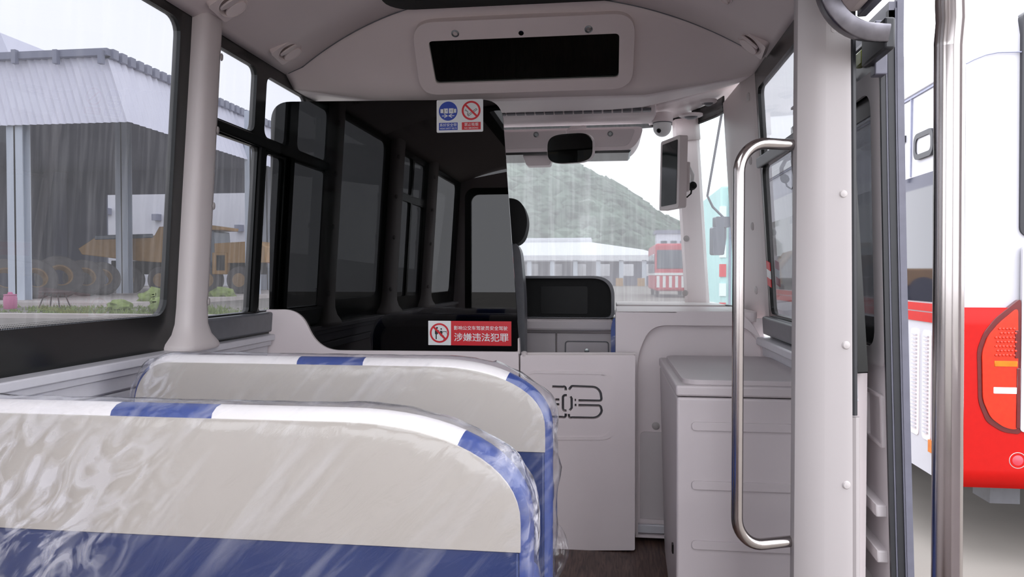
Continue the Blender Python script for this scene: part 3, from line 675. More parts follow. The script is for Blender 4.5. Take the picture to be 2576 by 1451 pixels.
# dome camera and the two round fittings
dc = thing('dome_camera', 'small white dome camera under the front ceiling corner', 'camera', atY(1666, 310, 3.70))
o_ = atY(1666, 309, 3.70)
MB().lathe([(.050, .045), (.052, .02), (.050, .0), (.030, -.004)], o_).build('base', M['plastic'], dc, smooth=True)
MB().lathe([(.048, .0), (.046, -.004)], o_).build('seal', M['sill'], dc)
MB().lathe([(.044, -.002), (.044, -.02)] + [(.044 * math.cos(t), -.022 - .046 * math.sin(t)) for t in [k * pi / 16 for k in range(1, 8)]] + [(.001, -.068)], o_, n=28).build('ball', M['white'], dc, smooth=True, angle=80)
MB().lathe([(.011, 0), (.011, .004), (.006, .006), (.001, .006)], o_ + Vector((-.018, -.032, -.043)), (-.4, -.75, -.5)).build('lens', M['lens'], dc, smooth=True)
for (px, py, Y, w, lab) in ((1782, 258, 3.30, .036, 'round ceiling lamp nearest the pale window pillar'), (1738, 293, 3.76, .058, 'round ceiling lamp beside the white dome camera')):
    p_ = atY(px, py, Y)
    r = thing('ceiling_lamp', lab, 'lamp', p_, 'round lamps in the cab ceiling')
    MB().lathe([(w, .012), (w, .002), (w * .8, -.004), (w * .75, .0)], p_, (0, -.05, 1)).build('rim', M['plastic_dk'], r, smooth=True)
    MB().lathe([(w * .6, .003), (w * .5, -.008), (w * .3, -.013), (.001, -.014)], p_, (0, -.05, 1)).build('lens_cover', M['sill'], r, smooth=True)

# monitor on the windscreen pillar
mo = thing('monitor', 'upright monitor with pale frame on the windscreen pillar', 'monitor', atY(1690, 437, 3.62))
mc = atY(1684, 437, 3.60); ang = math.radians(68)
mu_ = Vector((math.cos(ang), -math.sin(ang), 0)); mn = Vector((-math.sin(ang), -math.cos(ang), 0))
MO = Plane(mc, mu_, (.02, 0, 1), mn)
MB().plate(rr(-.10, .10, -.168, .168, .012), (), MO, -.040, .0).build('housing', M['pillar'], mo, bevel=.006)
MB().plate(rr(-.078, .078, -.150, .150, .006), (), MO, -.001, .002).build('screen', M['screen'], mo)
MB().obox(MO.P(.05, -.02, -.055), MO.u * .02, MO.v * .07, MO.n * .018).build('bracket', M['pillar'], mo, bevel=.006)
k0 = atY(1742, 470, 3.72)
MB().tube([atY(1722, 418, 3.62), atY(1733, 422, 3.64), atY(1742, 440, 3.66), atY(1740, 462, 3.68)], .010, 8).build('hinge_arm', M['white'], mo, smooth=True)
MB().lathe([(.004, -.016), (.018, -.014), (.020, 0), (.018, .014), (.004, .016)], atY(1741, 468, 3.64), (.5, -1, .3)).build('clamp_knob', M['blackmatt'], mo, smooth=True)
MB().tube([atY(1741, 470, 3.64), atY(1738, 487, 3.64), atY(1728, 496, 3.64), atY(1722, 490, 3.64)], .004, 8).build('cable', M['blackmatt'], mo, smooth=True)

# ================================================================== DASHBOARD
da = thing('dashboard', 'grey dashboard with black instrument hood under the windscreen', 'dashboard', (-.4, 3.9, 0))
DX = Plane((0, 3.66, 0), (1, 0, 0), (0, 0, 1), (0, -1, 0))
xg, zl = DX.ab(1545, 803); _, zl2 = DX.ab(1450, 830); _, zl3 = DX.ab(1450, 838)
MB().box(-1.38, .60, 3.70, 4.10, .30, zl).build('body', M['plastic_dk'], da, bevel=.02, seg=3)
MB().box(-1.38, .022, 3.60, 3.75, zl2, zl).build('shelf_edge', M['plastic_dk'], da, bevel=.012, seg=3)
xs, _ = DX.ab(1399, 860)
MB().box(-1.38, xs - .003, 3.665, 3.705, .30, zl3).build('lower_panel', M['plastic_dk'], da, bevel=.004)
MB().box(xs + .003, .05, 3.665, 3.705, .30, zl3).build('lower_panel', M['plastic_dk'], da, bevel=.004)
g0, gt = DX.ab(1423, 859); g1, _ = DX.ab(1530, 859)
gb = gt - .20
MB().plate(rr(g0 - .004, g1 + .004, gb - .004, gt + .004, .016), [rr(g0, g1, gb, gt, .014)], DX, -.006, .003).build('glovebox_seam', M['sill'], da)
gl_ = MB().plate(rr(g0 + .002, g1 - .002, gb, gt - .002, .014), (), DX, -.006, .002).build('glovebox_lid', M['plastic_dk'], da, bevel=.002)
MB().lathe([(.012, 0), (.012, .003), (.008, .004), (.001, .004)], DX.P((g0 + g1) / 2, gt - .045, .001), (0, -1, 0)).build('lock', M['metal'], gl_, smooth=True)
# instrument hood
HB = Plane((0, 3.70, 0), (1, 0, 0), (0, 0, 1), (0, -1, 0))
hx, ht = HB.ab(1546, 694); _, hb_ = HB.ab(1500, 800)
hood = round_poly([(-1.16, hb_), (hx, hb_), (hx, ht), (-1.16, ht)], [.03, .03, .13, .13], 10)
inn = round_poly([(-1.145, hb_ + .004), (hx - .016, hb_ + .004), (hx - .016, ht - .012), (-1.145, ht - .012)], [.03, .03, .115, .115], 10)
MB().plate(hood, [inn], HB, -.20, .02).build('hood_rim', M['sill'], da, bevel=.004)
MB().plate(inn, (), HB, -.20, -.03).build('instrument_panel', M['blackmatt'], da)
sx0, sz1 = HB.ab(1360, 720); sx1, sz0 = HB.ab(1478, 790)
MB().plate(rr(sx0, sx1, sz0, sz1, .01), (), HB, -.03, -.022).build('screen', M['lensmatt'], da)
# dash top strip right of the hood, in front of the glass
tz = atY(1600, 760, 3.95).z
MB().plate(rr(hx + .01, .56, 3.61, 4.08, .05), (), Plane((0, 0, tz), (1, 0, 0), (0, 1, 0)), -.06, 0).build('top_pad', M['pillar'], da, bevel=.015, seg=3)
# steering wheel behind the smoked partition
sw = thing('steering_wheel', 'dark steering wheel just behind the smoked partition', 'steering wheel', (-.62, 3.55, .86))
SWP = Plane((-.62, 3.55, .90), (1, 0, 0), (0, .45, 1)); 
MB().tube([SWP.P(.2 * math.cos(t), .2 * math.sin(t)) for t in [2 * pi * k / 40 for k in range(41)]], .014, 10, caps=False).build('rim', M['blackmatt'], sw, smooth=True)
for t in (0, pi, 1.5 * pi): MB().tube([SWP.P(0, 0), SWP.P(.2 * math.cos(t), .2 * math.sin(t))], .012, 8).build('spoke', M['blackmatt'], sw, smooth=True)
MB().lathe([(.05, -.02), (.055, 0), (.04, .02)], SWP.o, SWP.n).build('hub', M['blackmatt'], sw, smooth=True)
MB().tube([SWP.o, (-.62, 3.59, .80)], .03, 10).build('column', M['blackmatt'], sw, smooth=True)

# driver's seat: headrest and backrest peeping out right of the partition
dsx = atY(1323, 550, 3.22)
se = thing('driver_chair', 'dark driver seat half hidden behind the smoked partition', 'seat', (-.60, 3.3, 0))
cxs = dsx.x - .235
SP = Plane((cxs, 3.25, 0), (1, 0, 0), (0, .06, 1), (0, -1, .06))
hh = atY(1300, 500, 3.22).z
MB().plate(round_poly([(-.20, hh - .20), (.215, hh - .20), (.24, hh - .08), (.20, hh + .01), (-.20, hh + .01), (-.24, hh - .08)], .09, 8), (), SP, -.05, .05).build('headrest', M['blackmatt'], se, bevel=.03, seg=4)
MB().plate(round_poly([(-.24, .42), (.228, .42), (.225, 1.0), (.20, hh - .17), (-.20, hh - .17), (-.24, 1.0)], .08, 8), (), SP, -.06, .05).build('backrest', M['sill'], se, bevel=.03, seg=4)
MB().box(cxs - .24, cxs + .24, 3.25, 3.46, .36, .48).build('cushion', M['sill'], se, bevel=.04, seg=4)
MB().box(cxs - .18, cxs + .18, 3.26, 3.44, 0, .36).build('pedestal', M['blackmatt'], se, bevel=.02)

# ================================================================== DRIVER PARTITION, GATE, CONSOLE, LOCKER
PY_ = 2.955
PP = Plane((0, PY_, 0), (1, 0, 0), (0, 0, 1), (0, -1, 0))
B = lambda px, py: PP.ab(px, py)
dp = thing('driver_partition', 'smoked glass partition on a pale moulded base behind the driver', 'partition', (-.9, PY_, .4))
gpts = [B(682, 300), B(682, 256), B(1262, 251), B(1268, 330), B(1306, 884), B(840, 884), B(790, 835), B(755, 790), B(735, 779), B(676, 779)]
gl = round_poly([B(682, 256), B(1262, 250), B(1307, 884), B(676, 884)], [.085, .085, .02, .0], 10)
MB().plate(gl, (), PP, -.010, 0).build('smoked_pane', M['tinted'], dp)
basepts = round_poly([B(673, 778), B(757, 778), B(806, 880), B(1296, 884), B(1305, 884), B(1306, 900), B(1306, 1384), B(660, 1384), B(660, 895), B(672, 878)], [.01, .10, .09, .02, 0, 0, .0, 0, .02, .02], 10)
MB().plate(basepts, (), PP, -.035, .014).build('moulded_base', M['plastic'], dp, bevel=.006, seg=3)
e0 = [B(1303, 850), B(1307, 850), B(1309, 890), B(1303, 890)]
MB().plate(e0, (), PP, -.02, .010).build('edge_clip', M['pillar'], dp, bevel=.003)
MB().plate(round_poly([B(700, 930), B(1250, 935), B(1250, 1090), B(700, 1090)], .06), (), PP, .013, .02).build('raised_field', M['plastic'], dp, bevel=.005)

# stickers
def circ_ring(cx, cy, r0, r1, n=40): return circ(cx, cy, r1, n), [circ(cx, cy, r0, n)]
st1 = thing('safety_sticker', 'white sticker with blue seat-belt and red no-smoking circles at the top of smoked glass', 'sticker', PP.P(*B(1156, 291), .001))
x0, z1 = B(1098.5, 252.5); x1, z0 = B(1215.5, 331); w_ = x1 - x0; h_ = z1 - z0
def s1(u, v): return (x0 + w_ * u, z1 - h_ * v)         # u right, v down, 0..1
MB().plate(rr(x0, x1, z0, z1, .005), (), PP, .0002, .0014).build('backing', M['white'], st1)
cb_ = s1(.25, .345); rr_ = w_ * .202
MB().flat(circ(*cb_, rr_, 40), PP, .0018).build('blue_disc', M['signblue'], st1)
bm_ = MB()
def s1r(u0, u1, v0, v1, d=.0022, r=.0008):
    a = s1(u0, v1); b = s1(u1, v0); bm_.flat(rr(a[0], b[0], a[1], b[1], r, 2), PP, d)
s1r(.085, .165, .28, .40); s1r(.15, .245, .262, .415); s1r(.265, .37, .262, .415); s1r(.36, .425, .28, .40)
for sgn, u in ((1, .235), (-1, .265)):
    tip = s1(u, .49)
    bm_.flat(stroke([(tip[0] - sgn * w_ * .12, tip[1]), tip], h_ * .022), PP, .0022)
    for q in (1, -1): bm_.flat(stroke([(tip[0] - sgn * w_ * .07, tip[1] + q * h_ * .055), (tip[0] + sgn * .0006, tip[1])], h_ * .022), PP, .0023)
bm_.build('belt_pictogram', M['white'], st1)
m_ = MB(); a = s1(.212, .35); b = s1(.225, .315); m_.flat(rr(a[0], b[0], a[1], b[1], .0003, 1), PP, .0026)
a = s1(.298, .36); b = s1(.335, .315); m_.flat(rr(a[0], b[0], a[1], b[1], .001, 2), PP, .0026, [rr(a[0] + .001, b[0] - .001, a[1] + .001, b[1] - .001, .0005, 2)]); m_.build('buckle_mark', M['signblue'], st1)
cr = s1(.745, .345)
o_, hls = circ_ring(*cr, w_ * .162, w_ * .202); MB().flat(o_, PP, .0026, hls).build('red_ring', M['signred'], st1)
cg = MB(); ca, cb2 = s1(.675, .50), s1(.865, .30); dv = (Vector(cb2) - Vector(ca)).normalized(); nv = Vector((-dv.y, dv.x)) * .0036
quad = [tuple(Vector(ca) + nv), tuple(Vector(cb2) + nv), tuple(Vector(cb2) - nv), tuple(Vector(ca) - nv)]
quad2 = [tuple(Vector(ca) + nv * .5 + dv * .002), tuple(Vector(cb2) + nv * .5 - dv * .0015), tuple(Vector(cb2) - nv * .5 - dv * .0015), tuple(Vector(ca) - nv * .5 + dv * .002)]
cg.flat(quad, PP, .0020, [quad2])
cg.flat(stroke([s1(.672, .47), s1(.66, .42), s1(.675, .385), s1(.645, .355), s1(.61, .35), s1(.63, .31), s1(.64, .285)], .0016), PP, .0020)
cg.flat(stroke([s1(.672, .47), s1(.685, .40), s1(.655, .35), s1(.62, .33)], .0013), PP, .0020)
cg.build('cigarette', M['signblack'], st1)
r45 = w_ * .17 * .7071
MB().flat(stroke([(cr[0] - r45, cr[1] + r45), (cr[0] + r45, cr[1] - r45)], w_ * .042), PP, .0028).build('red_bar', M['signred'], st1)
for (u0, u1, mt, t1, t2, nm) in ((.05, .455, 'signblue', '系好安全带', 'WEAR SAFETY BELTS', 'blue_caption'), (.545, .95, 'signred', '禁止吸烟', 'NO SMOKING', 'red_caption')):
    a = s1(u0, .932); b = s1(u1, .70); cp = MB().flat(rr(a[0], b[0], a[1], b[1], .0004, 1), PP, .0018).build(nm, M[mt], st1)
    i0 = .02 if u0 < .3 else .055
    a = s1(u0 + i0, .822); b = s1(u1 - i0, .72); text(t1, PP, a[0], a[1], b[0] - a[0], b[1] - a[1], .0024, 'lettering', M['white'], cp, .004)
    a = s1(u0 + i0, .905); b = s1(u1 - i0, .855); text(t2, PP, a[0], a[1], b[0] - a[0], b[1] - a[1], .0024, 'lettering', M['white'], cp, .004)
st2 = thing('warning_sticker', 'red and white warning sticker at the lower right of the smoked glass', 'sticker', PP.P(*B(1180, 838), .001))
x0, z1 = B(1077.5, 806.5); x1, z0 = B(1286.5, 870); w_ = x1 - x0; h_ = z1 - z0
xm = x0 + w_ * .276
MB().plate(rr(x0, xm, z0, z1, .002), (), PP, .0002, .0014).build('white_field', M['white'], st2)
rf = MB().plate(rr(xm, x1, z0, z1, .0008), (), PP, .0002, .0014).build('red_field', M['signred'], st2)
cc = s1(.137, .5); rO = h_ * .405
fg = MB()
def figdisc(u, v, r): fg.flat(circ(*s1(u, v), r, 16), PP, .0020)
def figpoly(pts): fg.flat([s1(*p) for p in pts], PP, .0020)
figdisc(.107, .29, h_ * .04); figdisc(.158, .335, h_ * .035)
figpoly([(.081, .39), (.118, .39), (.118, .55), (.104, .56), (.104, .76), (.090, .76), (.090, .56), (.081, .54)])
figpoly([(.142, .41), (.172, .41), (.172, .57), (.19, .61), (.19, .66), (.146, .62)])
fg.flat(stroke([s1(.172, .47), s1(.192, .435), s1(.222, .45)], h_ * .026), PP, .0021)
fg.flat(stroke([s1(.222, .41), s1(.215, .45), s1(.228, .51), s1(.232, .56)], h_ * .015), PP, .0021)
fg.flat(stroke([s1(.118, .43), s1(.131, .385)], h_ * .03), PP, .0021)
figdisc(.187, .77, h_ * .018)
fg.build('pictogram', M['signblack'], st2)
o_, hls = circ_ring(*cc, rO * .82, rO); MB().flat(o_, PP, .0026, hls).build('red_ring', M['signred'], st2)
r45 = rO * .88 * .7071; MB().flat(stroke([(cc[0] - r45, cc[1] + r45), (cc[0] + r45, cc[1] - r45)], h_ * .085), PP, .0028).build('red_bar', M['signred'], st2)
a = s1(.312, .37); b = s1(.955, .195); text('影响公交车驾驶员安全驾驶', PP, a[0], a[1], b[0] - a[0], b[1] - a[1], .0022, 'lettering', M['white'], rf, .006)
a = s1(.315, .83); b = s1(.965, .49); text('涉嫌违法犯罪', PP, a[0], a[1], b[0] - a[0], b[1] - a[1], .0022, 'lettering', M['white'], rf, .010)

# driver gate with cut slots
gt_ = thing('driver_gate', 'pale gate panel with dark slotted emblem beside the smoked partition', 'gate', (-.12, 2.955, 0))
GP = Plane((0, 2.945, 0), (1, 0, 0), (0, 0, 1), (0, -1, 0))
G = lambda px, py: GP.ab(px, py)
def arcp(cx, cy, r, a0, a1, n=6): return [(cx + r * math.cos(math.radians(a0 + (a1 - a0) * k / n)), cy - r * math.sin(math.radians(a0 + (a1 - a0) * k / n))) for k in range(n + 1)]
sw_ = .0098
slots_px = [
    [(1431, 980)] + arcp(1440, 975, 4, 180, 90, 3)[1:] + [(1490, 973)] + arcp(1490, 995, 22, 90, 0, 6) + arcp(1508, 1003, 5, 0, -90, 3) + [(1455, 1007)],
    [(1455, 1019), (1506, 1020)] + arcp(1506, 1026, 6, 90, 0, 3) + arcp(1492, 1029, 22, -10, -90, 6) + [(1438, 1050)] + arcp(1436, 1046, 5, -90, -180, 3) + [(1431, 1041)],
    [(1389, 972), (1416, 973)] + arcp(1418, 977, 5, 80, 0, 3) + [(1423, 982)],
    [(1376, 1048), (1416, 1049)] + arcp(1418, 1045, 5, -80, 0, 3) + [(1423, 1040)],
    [(1426, 994), (1420, 994)] + arcp(1422, 1000, 6, 120, 180, 3) + [(1416, 1026)] + arcp(1422, 1027, 6, 190, 260, 3) + [(1425, 1032)],
    [(1435, 997), (1438, 1002), (1438, 1026), (1433, 1032)],
    [(1397, 1005), (1407, 1005)], [(1397, 1017), (1407, 1017)], [(1445.5, 1006), (1449, 1006)], [(1445.5, 1018.5), (1450, 1018.5)]]
# the left half of the emblem mirrors the right one behind the seat
mirx = lambda pl: [(2 * 1390 - x, y) for x, y in pl][::-1]
slots = [stroke([G(*q) for q in pl], sw_) for pl in slots_px]
slots_m = []
for pl in (slots_px[0], slots_px[1]): slots_m.append(stroke([G(2 * 1414 - 20 - x, y) for x, y in pl][::-1], sw_))
gout = round_poly([G(1309, 893), G(1598, 893), G(1597, 1384), G(1309, 1384)], [.006, .008, .008, .004])
MB().plate(gout, slots, GP, -.03, 0).build('panel', M['plastic'], gt_, bevel=.0)
MB().plate(round_poly([G(1312, 896), G(1594, 896), G(1594, 1380), G(1312, 1380)], .005), (), GP, -.055, -.034).build('backing_panel', M['sill'], gt_)
# shallow raised frame round the emblem
MB().plate(round_poly([G(1314, 930), G(1548, 935), G(1548, 1106), G(1314, 1106)], .06, 8), [round_poly([G(1316, 938), G(1536, 942), G(1536, 1098), G(1316, 1098)], .05, 8)], GP, -.001, .0035).build('emboss', M['plastic'], gt_, bevel=.0028)
MB().tube([GP.P(*G(1310, 891), -.02), GP.P(*G(1598, 891), -.02)], .006, 8).build('top_edge', M['pillar'], gt_, smooth=True)
q = GP.P(*G(1318, 890), -.01); MB().lathe([(.012, -.01), (.012, .006), (.006, .010)], q).build('hinge', M['pillar'], gt_, smooth=True)

# small blue wrapped seat edge between hood and console
bs = thing('front_passenger_seat', 'sliver of a plastic-wrapped blue seat behind the pale console', 'seat', (0.02, 3.4, .4))
q = atY(1541, 830, 3.35); q2 = atY(1541, 880, 3.35)
MB().plate(round_poly([(-.01, .55), (.05, .55), (.05, q.z + .05), (.0, q.z + .045), (-.012, q.z)], .015), (), Plane((q.x + .005, 3.35, 0), (1, 0, 0), (0, 0, 1), (0, -1, 0)), -.2, 0).build('backrest', M['blueplastic'], bs, bevel=.01)
MB().plate(round_poly([(-.018, .52), (.02, .52), (.02, q.z - .02), (-.014, q.z - .03)], .01), (), Plane((q.x + .005, 3.345, 0), (1, 0, 0), (0, 0, 1), (0, -1, 0)), 0, .004).build('film', M['film'], bs)

# console between driver and locker
co = thing('console_cover', 'large pale moulded cover between the gate and right window', 'panel', (.3, 3.1, 0))
CP = Plane((0, 3.06, 0), (1, 0, 0), (0, 0, 1), (0, -1, 0))
Cc = lambda px, py: CP.ab(px, py)
ct = Cc(1560, 781)[1]
wallx = .625
outc = round_poly([Cc(1549, 783), Cc(1872, 783), (wallx, Cc(1900, 868)[1]), (wallx, .02), (Cc(1600, 900)[0], .02), Cc(1549, 900)], [.012, .07, .02, 0, 0, 0], 8)
rec = round_poly([Cc(1604, 893), Cc(1636, 818), Cc(1878, 820), (wallx - .012, Cc(1900, 872)[1]), (wallx - .012, .03), (Cc(1604, 893)[0] + .004, .03)], [.05, .07, .05, .02, 0, 0], 8)
MB().plate(outc, [rec], CP, -.22, 0).build('shell', M['plastic'], co, bevel=.012, seg=3)
MB().plate([(Cc(1600, 900)[0], .02), (wallx, .02), (wallx, ct - .03), (Cc(1600, 900)[0], ct - .03)], (), CP, -.05, -.035).build('recessed_panel', M['plastic'], co)
zz = Cc(1640, 1090)[1]
MB().plate(round_poly([(Cc(1612, 900)[0], .09), (wallx - .02, .09), (wallx - .02, zz), (Cc(1612, 900)[0], zz)], [0, 0, .01, .02]), (), CP, -.036, -.030).build('lower_panel', M['plastic_dk'], co, bevel=.002)
MB().plate([(Cc(1600, 900)[0], .035), (wallx - .02, .035), (wallx - .02, .07), (Cc(1600, 900)[0], .07)], (), CP, -.03, -.01).build('kick_strip', M['alu'], co, bevel=.004)
a, b = Cc(1651, 1075); MB().lathe([(.016, 0), (.016, .003), (.010, .006), (.001, .007)], CP.P(a, b, -.035), (0, -1, 0)).build('screw_cap', M['screw'], co, smooth=True)
MB().plate(rr(Cc(1552, 770)[0], .60, 3.08, 3.59, .03), (), Plane((0, 0, ct - .004), (1, 0, 0), (0, 1, 0)), -.04, 0).build('top_panel', M['plastic'], co, bevel=.012, seg=3)

# locker
lo = thing('locker', 'pale box locker with lid and stepped front behind the handrail', 'locker', (.4, 2.6, 0))
Lx0, Lx1, Ly0, Ly1, Lz = .2035, .632, 2.24, 2.98, .735
body = MB(); body.add([(Lx0, Ly0, 0), (Lx1, Ly0, 0), (Lx1, Ly1, 0), (Lx0 + .022, Ly1, 0), (Lx0, Ly0, Lz), (Lx1, Ly0, Lz), (Lx1, Ly1, Lz), (Lx0, Ly1, Lz)], [(0, 3, 2, 1), (4, 5, 6, 7), (0, 1, 5, 4), (1, 2, 6, 5), (2, 3, 7, 6), (3, 0, 4, 7)])
body.build('body', M['locker'], lo, bevel=.008, seg=3)
ld = MB().box(Lx0 - .003, Lx1, Ly0 - .004, Ly1, Lz + .003, Lz + .036).build('lid', M['locker'], lo, bevel=.007, seg=3)
LP = Plane((0, 0, Lz + .036), (1, 0, 0), (0, 1, 0), (0, 0, 1))
MB().plate(rr(Lx0 + .02, Lx1 - .02, Ly0 + .02, Ly1 - .04, .05), (), LP, -.01, .014).build('raised_top', M['locker'], ld, bevel=.011, seg=4)
FP = Plane((0, Ly0, 0), (1, 0, 0), (0, 0, 1), (0, -1, 0))
for py in (1060, 1208, 1358):
    a, zt2 = FP.ab(1740, py); 
    MB().plate(round_poly([(a, zt2 - .025), (Lx1 - .02, zt2 - .025), (Lx1 - .02, zt2), (a, zt2)], [.012, 0, 0, .012]), (), FP, -.002, .006).build('step_rib', M['locker'], lo, bevel=.0055, seg=3)
pp = onp(1691, 1378, (Lx0, 0, 0), (1, 0, 0)); MB().box(Lx0 - .001, Lx0 + .01, pp.y - .012, pp.y + .012, pp.z - .014, pp.z + .014).build('latch_slot', M['lens'], lo)

# ================================================================== SEATS
def outline(x0, x1, zt_, zb_, aR, bR, aL, bL, eR=2.2, eL=2.0, n=16, crown=.0):
    """left bottom -> over the top -> right bottom, with outward normals"""
    pts = [(x0, zb_ + (zt_ - bL - zb_) * k / 6) for k in range(7)]
    for k in range(1, n + 1):
        t = pi / 2 * k / n; pts.append((x0 + aL - aL * math.cos(t) ** (2 / eL), zt_ - bL + bL * math.sin(t) ** (2 / eL)))
    m = 20; xa = x0 + aL; xb = x1 - aR
    for k in range(1, m): pts.append((xa + (xb - xa) * k / m, zt_ + crown * math.sin(pi * k / m)))
    for k in range(0, n + 1):
        t = pi / 2 * (1 - k / n); pts.append((x1 - aR + aR * math.cos(t) ** (2 / eR), zt_ - bR + bR * max(0, math.sin(t)) ** (2 / eR)))
    pts += [(x1, zt_ - bR + (zb_ - zt_ + bR) * k / 6) for k in range(1, 7)]
    out = []
    for i, p in enumerate(pts):
        a = pts[max(0, i - 1)]; b = pts[min(len(pts) - 1, i + 1)]; t = Vector((b[0] - a[0], b[1] - a[1])); t = t.normalized() if t.length else Vector((0, 1))
        out.append((p[0], p[1], -t.y, t.x))
    return out
def bench(Y, x0, x1, zt_, label, patch, wrap_label, zpan, seed):
    r = thing('bench_seat', label, 'seat', ((x0 + x1) / 2, Y, 0), 'bench seats in a row')
    ol = outline(x0, x1, zt_, .30, .30, .155, .10, .12)
    panel = [(x, z) for x, z, _, _ in ol if z >= zpan]
    panel = [(x0, zpan)] + panel + [(x1, zpan)]
    SPn = Plane((0, Y, 0), (1, 0, 0), (0, 0, 1), (0, -1, 0))
    # back shell: slightly crowned in plan
    MB().plate(panel, (), SPn, -.03, .0).build('back_shell', M['cream'], r, bevel=.004, seg=3)
    low = [(x0 + .002, .30), (x1 - .002, .30), (x1 - .002, zpan - .001), (x0 + .002, zpan - .001)]
    MB().plate(low, (), SPn, -.03, -.003).build('lower_back', M['bluedk'], r, bevel=.004)
    prof = [(-.002, .004), (.008, .008), (.016, .022), (.018, .038), (.014, .058), (.004, .074), (-.014, .088), (-.05, .096)]
    def rim(i0, i1, nm, mt, lab=None):
        m_ = MB(); seg = ol[i0:i1 + 1]
        def fn(u, v):
            k = min(int(u * (len(seg) - 1) + 1e-6), len(seg) - 1); j = min(int(v * (len(prof) - 1) + 1e-6), len(prof) - 1)
            x, z, nx, nz = seg[k]; o_, y = prof[j]
            return (x + nx * o_, Y + y, z + nz * o_)
        m_.grid(fn, len(seg) - 1, len(prof) - 1); o = m_.build(nm, M[mt], r, smooth=True, angle=80)
        if lab: o['label'] = lab
        return o
    xs = [q[0] for q in ol]; top = [i for i, q in enumerate(ol) if q[1] > zt_ - .16]
    def idx(x, right=True):
        c = [i for i in range(len(ol)) if ol[i][1] > zt_ - .05]; return min(c, key=lambda i: abs(ol[i][0] - x))
    iL = 7 + 9; iR = len(ol) - 1 - 6 - 9
    p0, p1 = idx(patch[0]), idx(patch[1])
    rim(0, iL, 'side_bolster', 'blue'); rim(iL, p0, 'top_padding', 'creamtop'); rim(p0, p1, 'blue_patch', 'blue', 'blue patch sewn over the cream top'); rim(p1, iR, 'top_padding', 'creamtop'); rim(iR, len(ol) - 1, 'side_bolster', 'blue')
    # front upholstery, cushion and legs
    inner = [(x + nx * -.045, z + nz * -.045) for x, z, nx, nz in ol]; inner = [(inner[0][0], .40)] + [q for q in inner if q[1] > .40] + [(inner[-1][0], .40)]
    MB().plate(inner, (), SPn, -.102, -.075).build('front_padding', M['creamtop'], r, bevel=.01)
    MB().box(x0 + .01, x1 - .01, Y + .06, Y + .50, .36, .47).build('cushion', M['blue'], r, bevel=.035, seg=4)
    for xx in (x0 + .15, x1 - .15): MB().box(xx - .02, xx + .02, Y + .12, Y + .40, 0, .36).build('leg', M['sill'], r, bevel=.006)
    # clear bag
    ob = outline(x0 - .004, x1 + .004, zt_ + .004, .22, .29, .155, .11, .12)
    cx_, cz_ = (x0 + x1) / 2, .50
    loops = [(.03, -.012, 0), (.15, -.014, 0), (.3, -.015, 0), (.42, -.015, 0), (.54, -.015, 0), (.64, -.015, 0), (.73, -.015, 0), (.80, -.015, 0), (.86, -.014, 0), (.91, -.013, 0), (.95, -.012, 0), (.98, -.010, 0), (1, -.008, 0), (1, .004, .006), (1, .02, .018), (1, .038, .021), (1, .058, .018), (1, .078, .006), (1, .098, -.016), (.9, .112, 0)]
    dn = []
    for i in range(len(ob) - 1):
        for k in range(3):
            t = k / 3; dn.append(tuple(ob[i][j] * (1 - t) + ob[i + 1][j] * t for j in range(4)))
    dn.append(ob[-1])
    def bag(u, v):
        k = min(int(u * (len(dn) - 1) + 1e-6), len(dn) - 1); j = min(int(v * (len(loops) - 1) + 1e-6), len(loops) - 1)
        x, z, nx, nz = dn[k]; s_, y, o_ = loops[j]
        q = Vector((cx_ + (x - cx_) * s_ + nx * o_, Y + y, cz_ + (z - cz_) * s_ + nz * o_))
        n1 = noise.noise(Vector((q.x * 9 + seed, q.y * 22, q.z * 9))); n2 = noise.noise(Vector((q.x * 26, q.y * 40 + seed, q.z * 24)))
        if s_ < 1: q.y += .0035 * n1 + .0012 * n2 - .002
        else:
            loose = .0025 + (.015 if x > x1 - .14 else 0) * min(1, max(0, (zt_ - z + .03) / .12)) + (.016 if x < x0 + .05 else 0)
            amp = max(0, n1 * 1.3 + .35) * loose + .35 * n2 * loose
            q.x += nx * amp; q.z += nz * amp; q.y += .006 * n2
        return q
    m_ = MB().grid(bag, len(dn) - 1, len(loops) - 1); o = m_.build('plastic_cover', M['film'], None, smooth=True, angle=60)
    tag(o, wrap_label, 'plastic cover', 'clear covers over the bench seats')
    return r
s1a, s1b = atY(312, 1030, 1.2).x, atY(568, 1030, 1.2).x
bench(1.15, -1.27, atY(1309, 1250, 1.15).x, .860, 'plastic-wrapped cream and blue bench seat nearest the camera', (s1a, s1b), 'clear crinkled plastic cover over the bench seat nearest the camera', .661, 3.1)
s2a, s2b = atY(762, 905, 1.92).x, atY(925, 905, 1.92).x
bench(1.87, atY(338, 980, 1.87).x, atY(1371, 1080, 1.87).x, .861, 'plastic-wrapped cream and blue bench seat in the second row', (s2a, s2b), 'clear crinkled plastic cover over the second-row bench seat', .647, 8.7)
# loose flap of film low on the right of the front seat
def flap(u, v):
    p = atY(1380 + 50 * math.sin(pi * min(1, .15 + v * .8)) * u, 1310 + 160 * v + 10 * u, 1.9)
    return p + Vector((0, .03 * noise.noise(Vector((u * 4, v * 5, 1))) + .02 * u, 0))
fo = MB().grid(flap, 16, 24).build('plastic_flap', M['film'], None, smooth=True, angle=80)
tag(fo, 'loose crumpled flap of clear plastic at the lower right of the second bench', 'plastic film')

# ================================================================== OUTSIDE
ZG = -.5
struct(MB().grid(lambda u, v: (-160 + 320 * u, -60 + 420 * v, ZG), 8, 8).build('ground', M['concrete']), 'pale concrete yard')

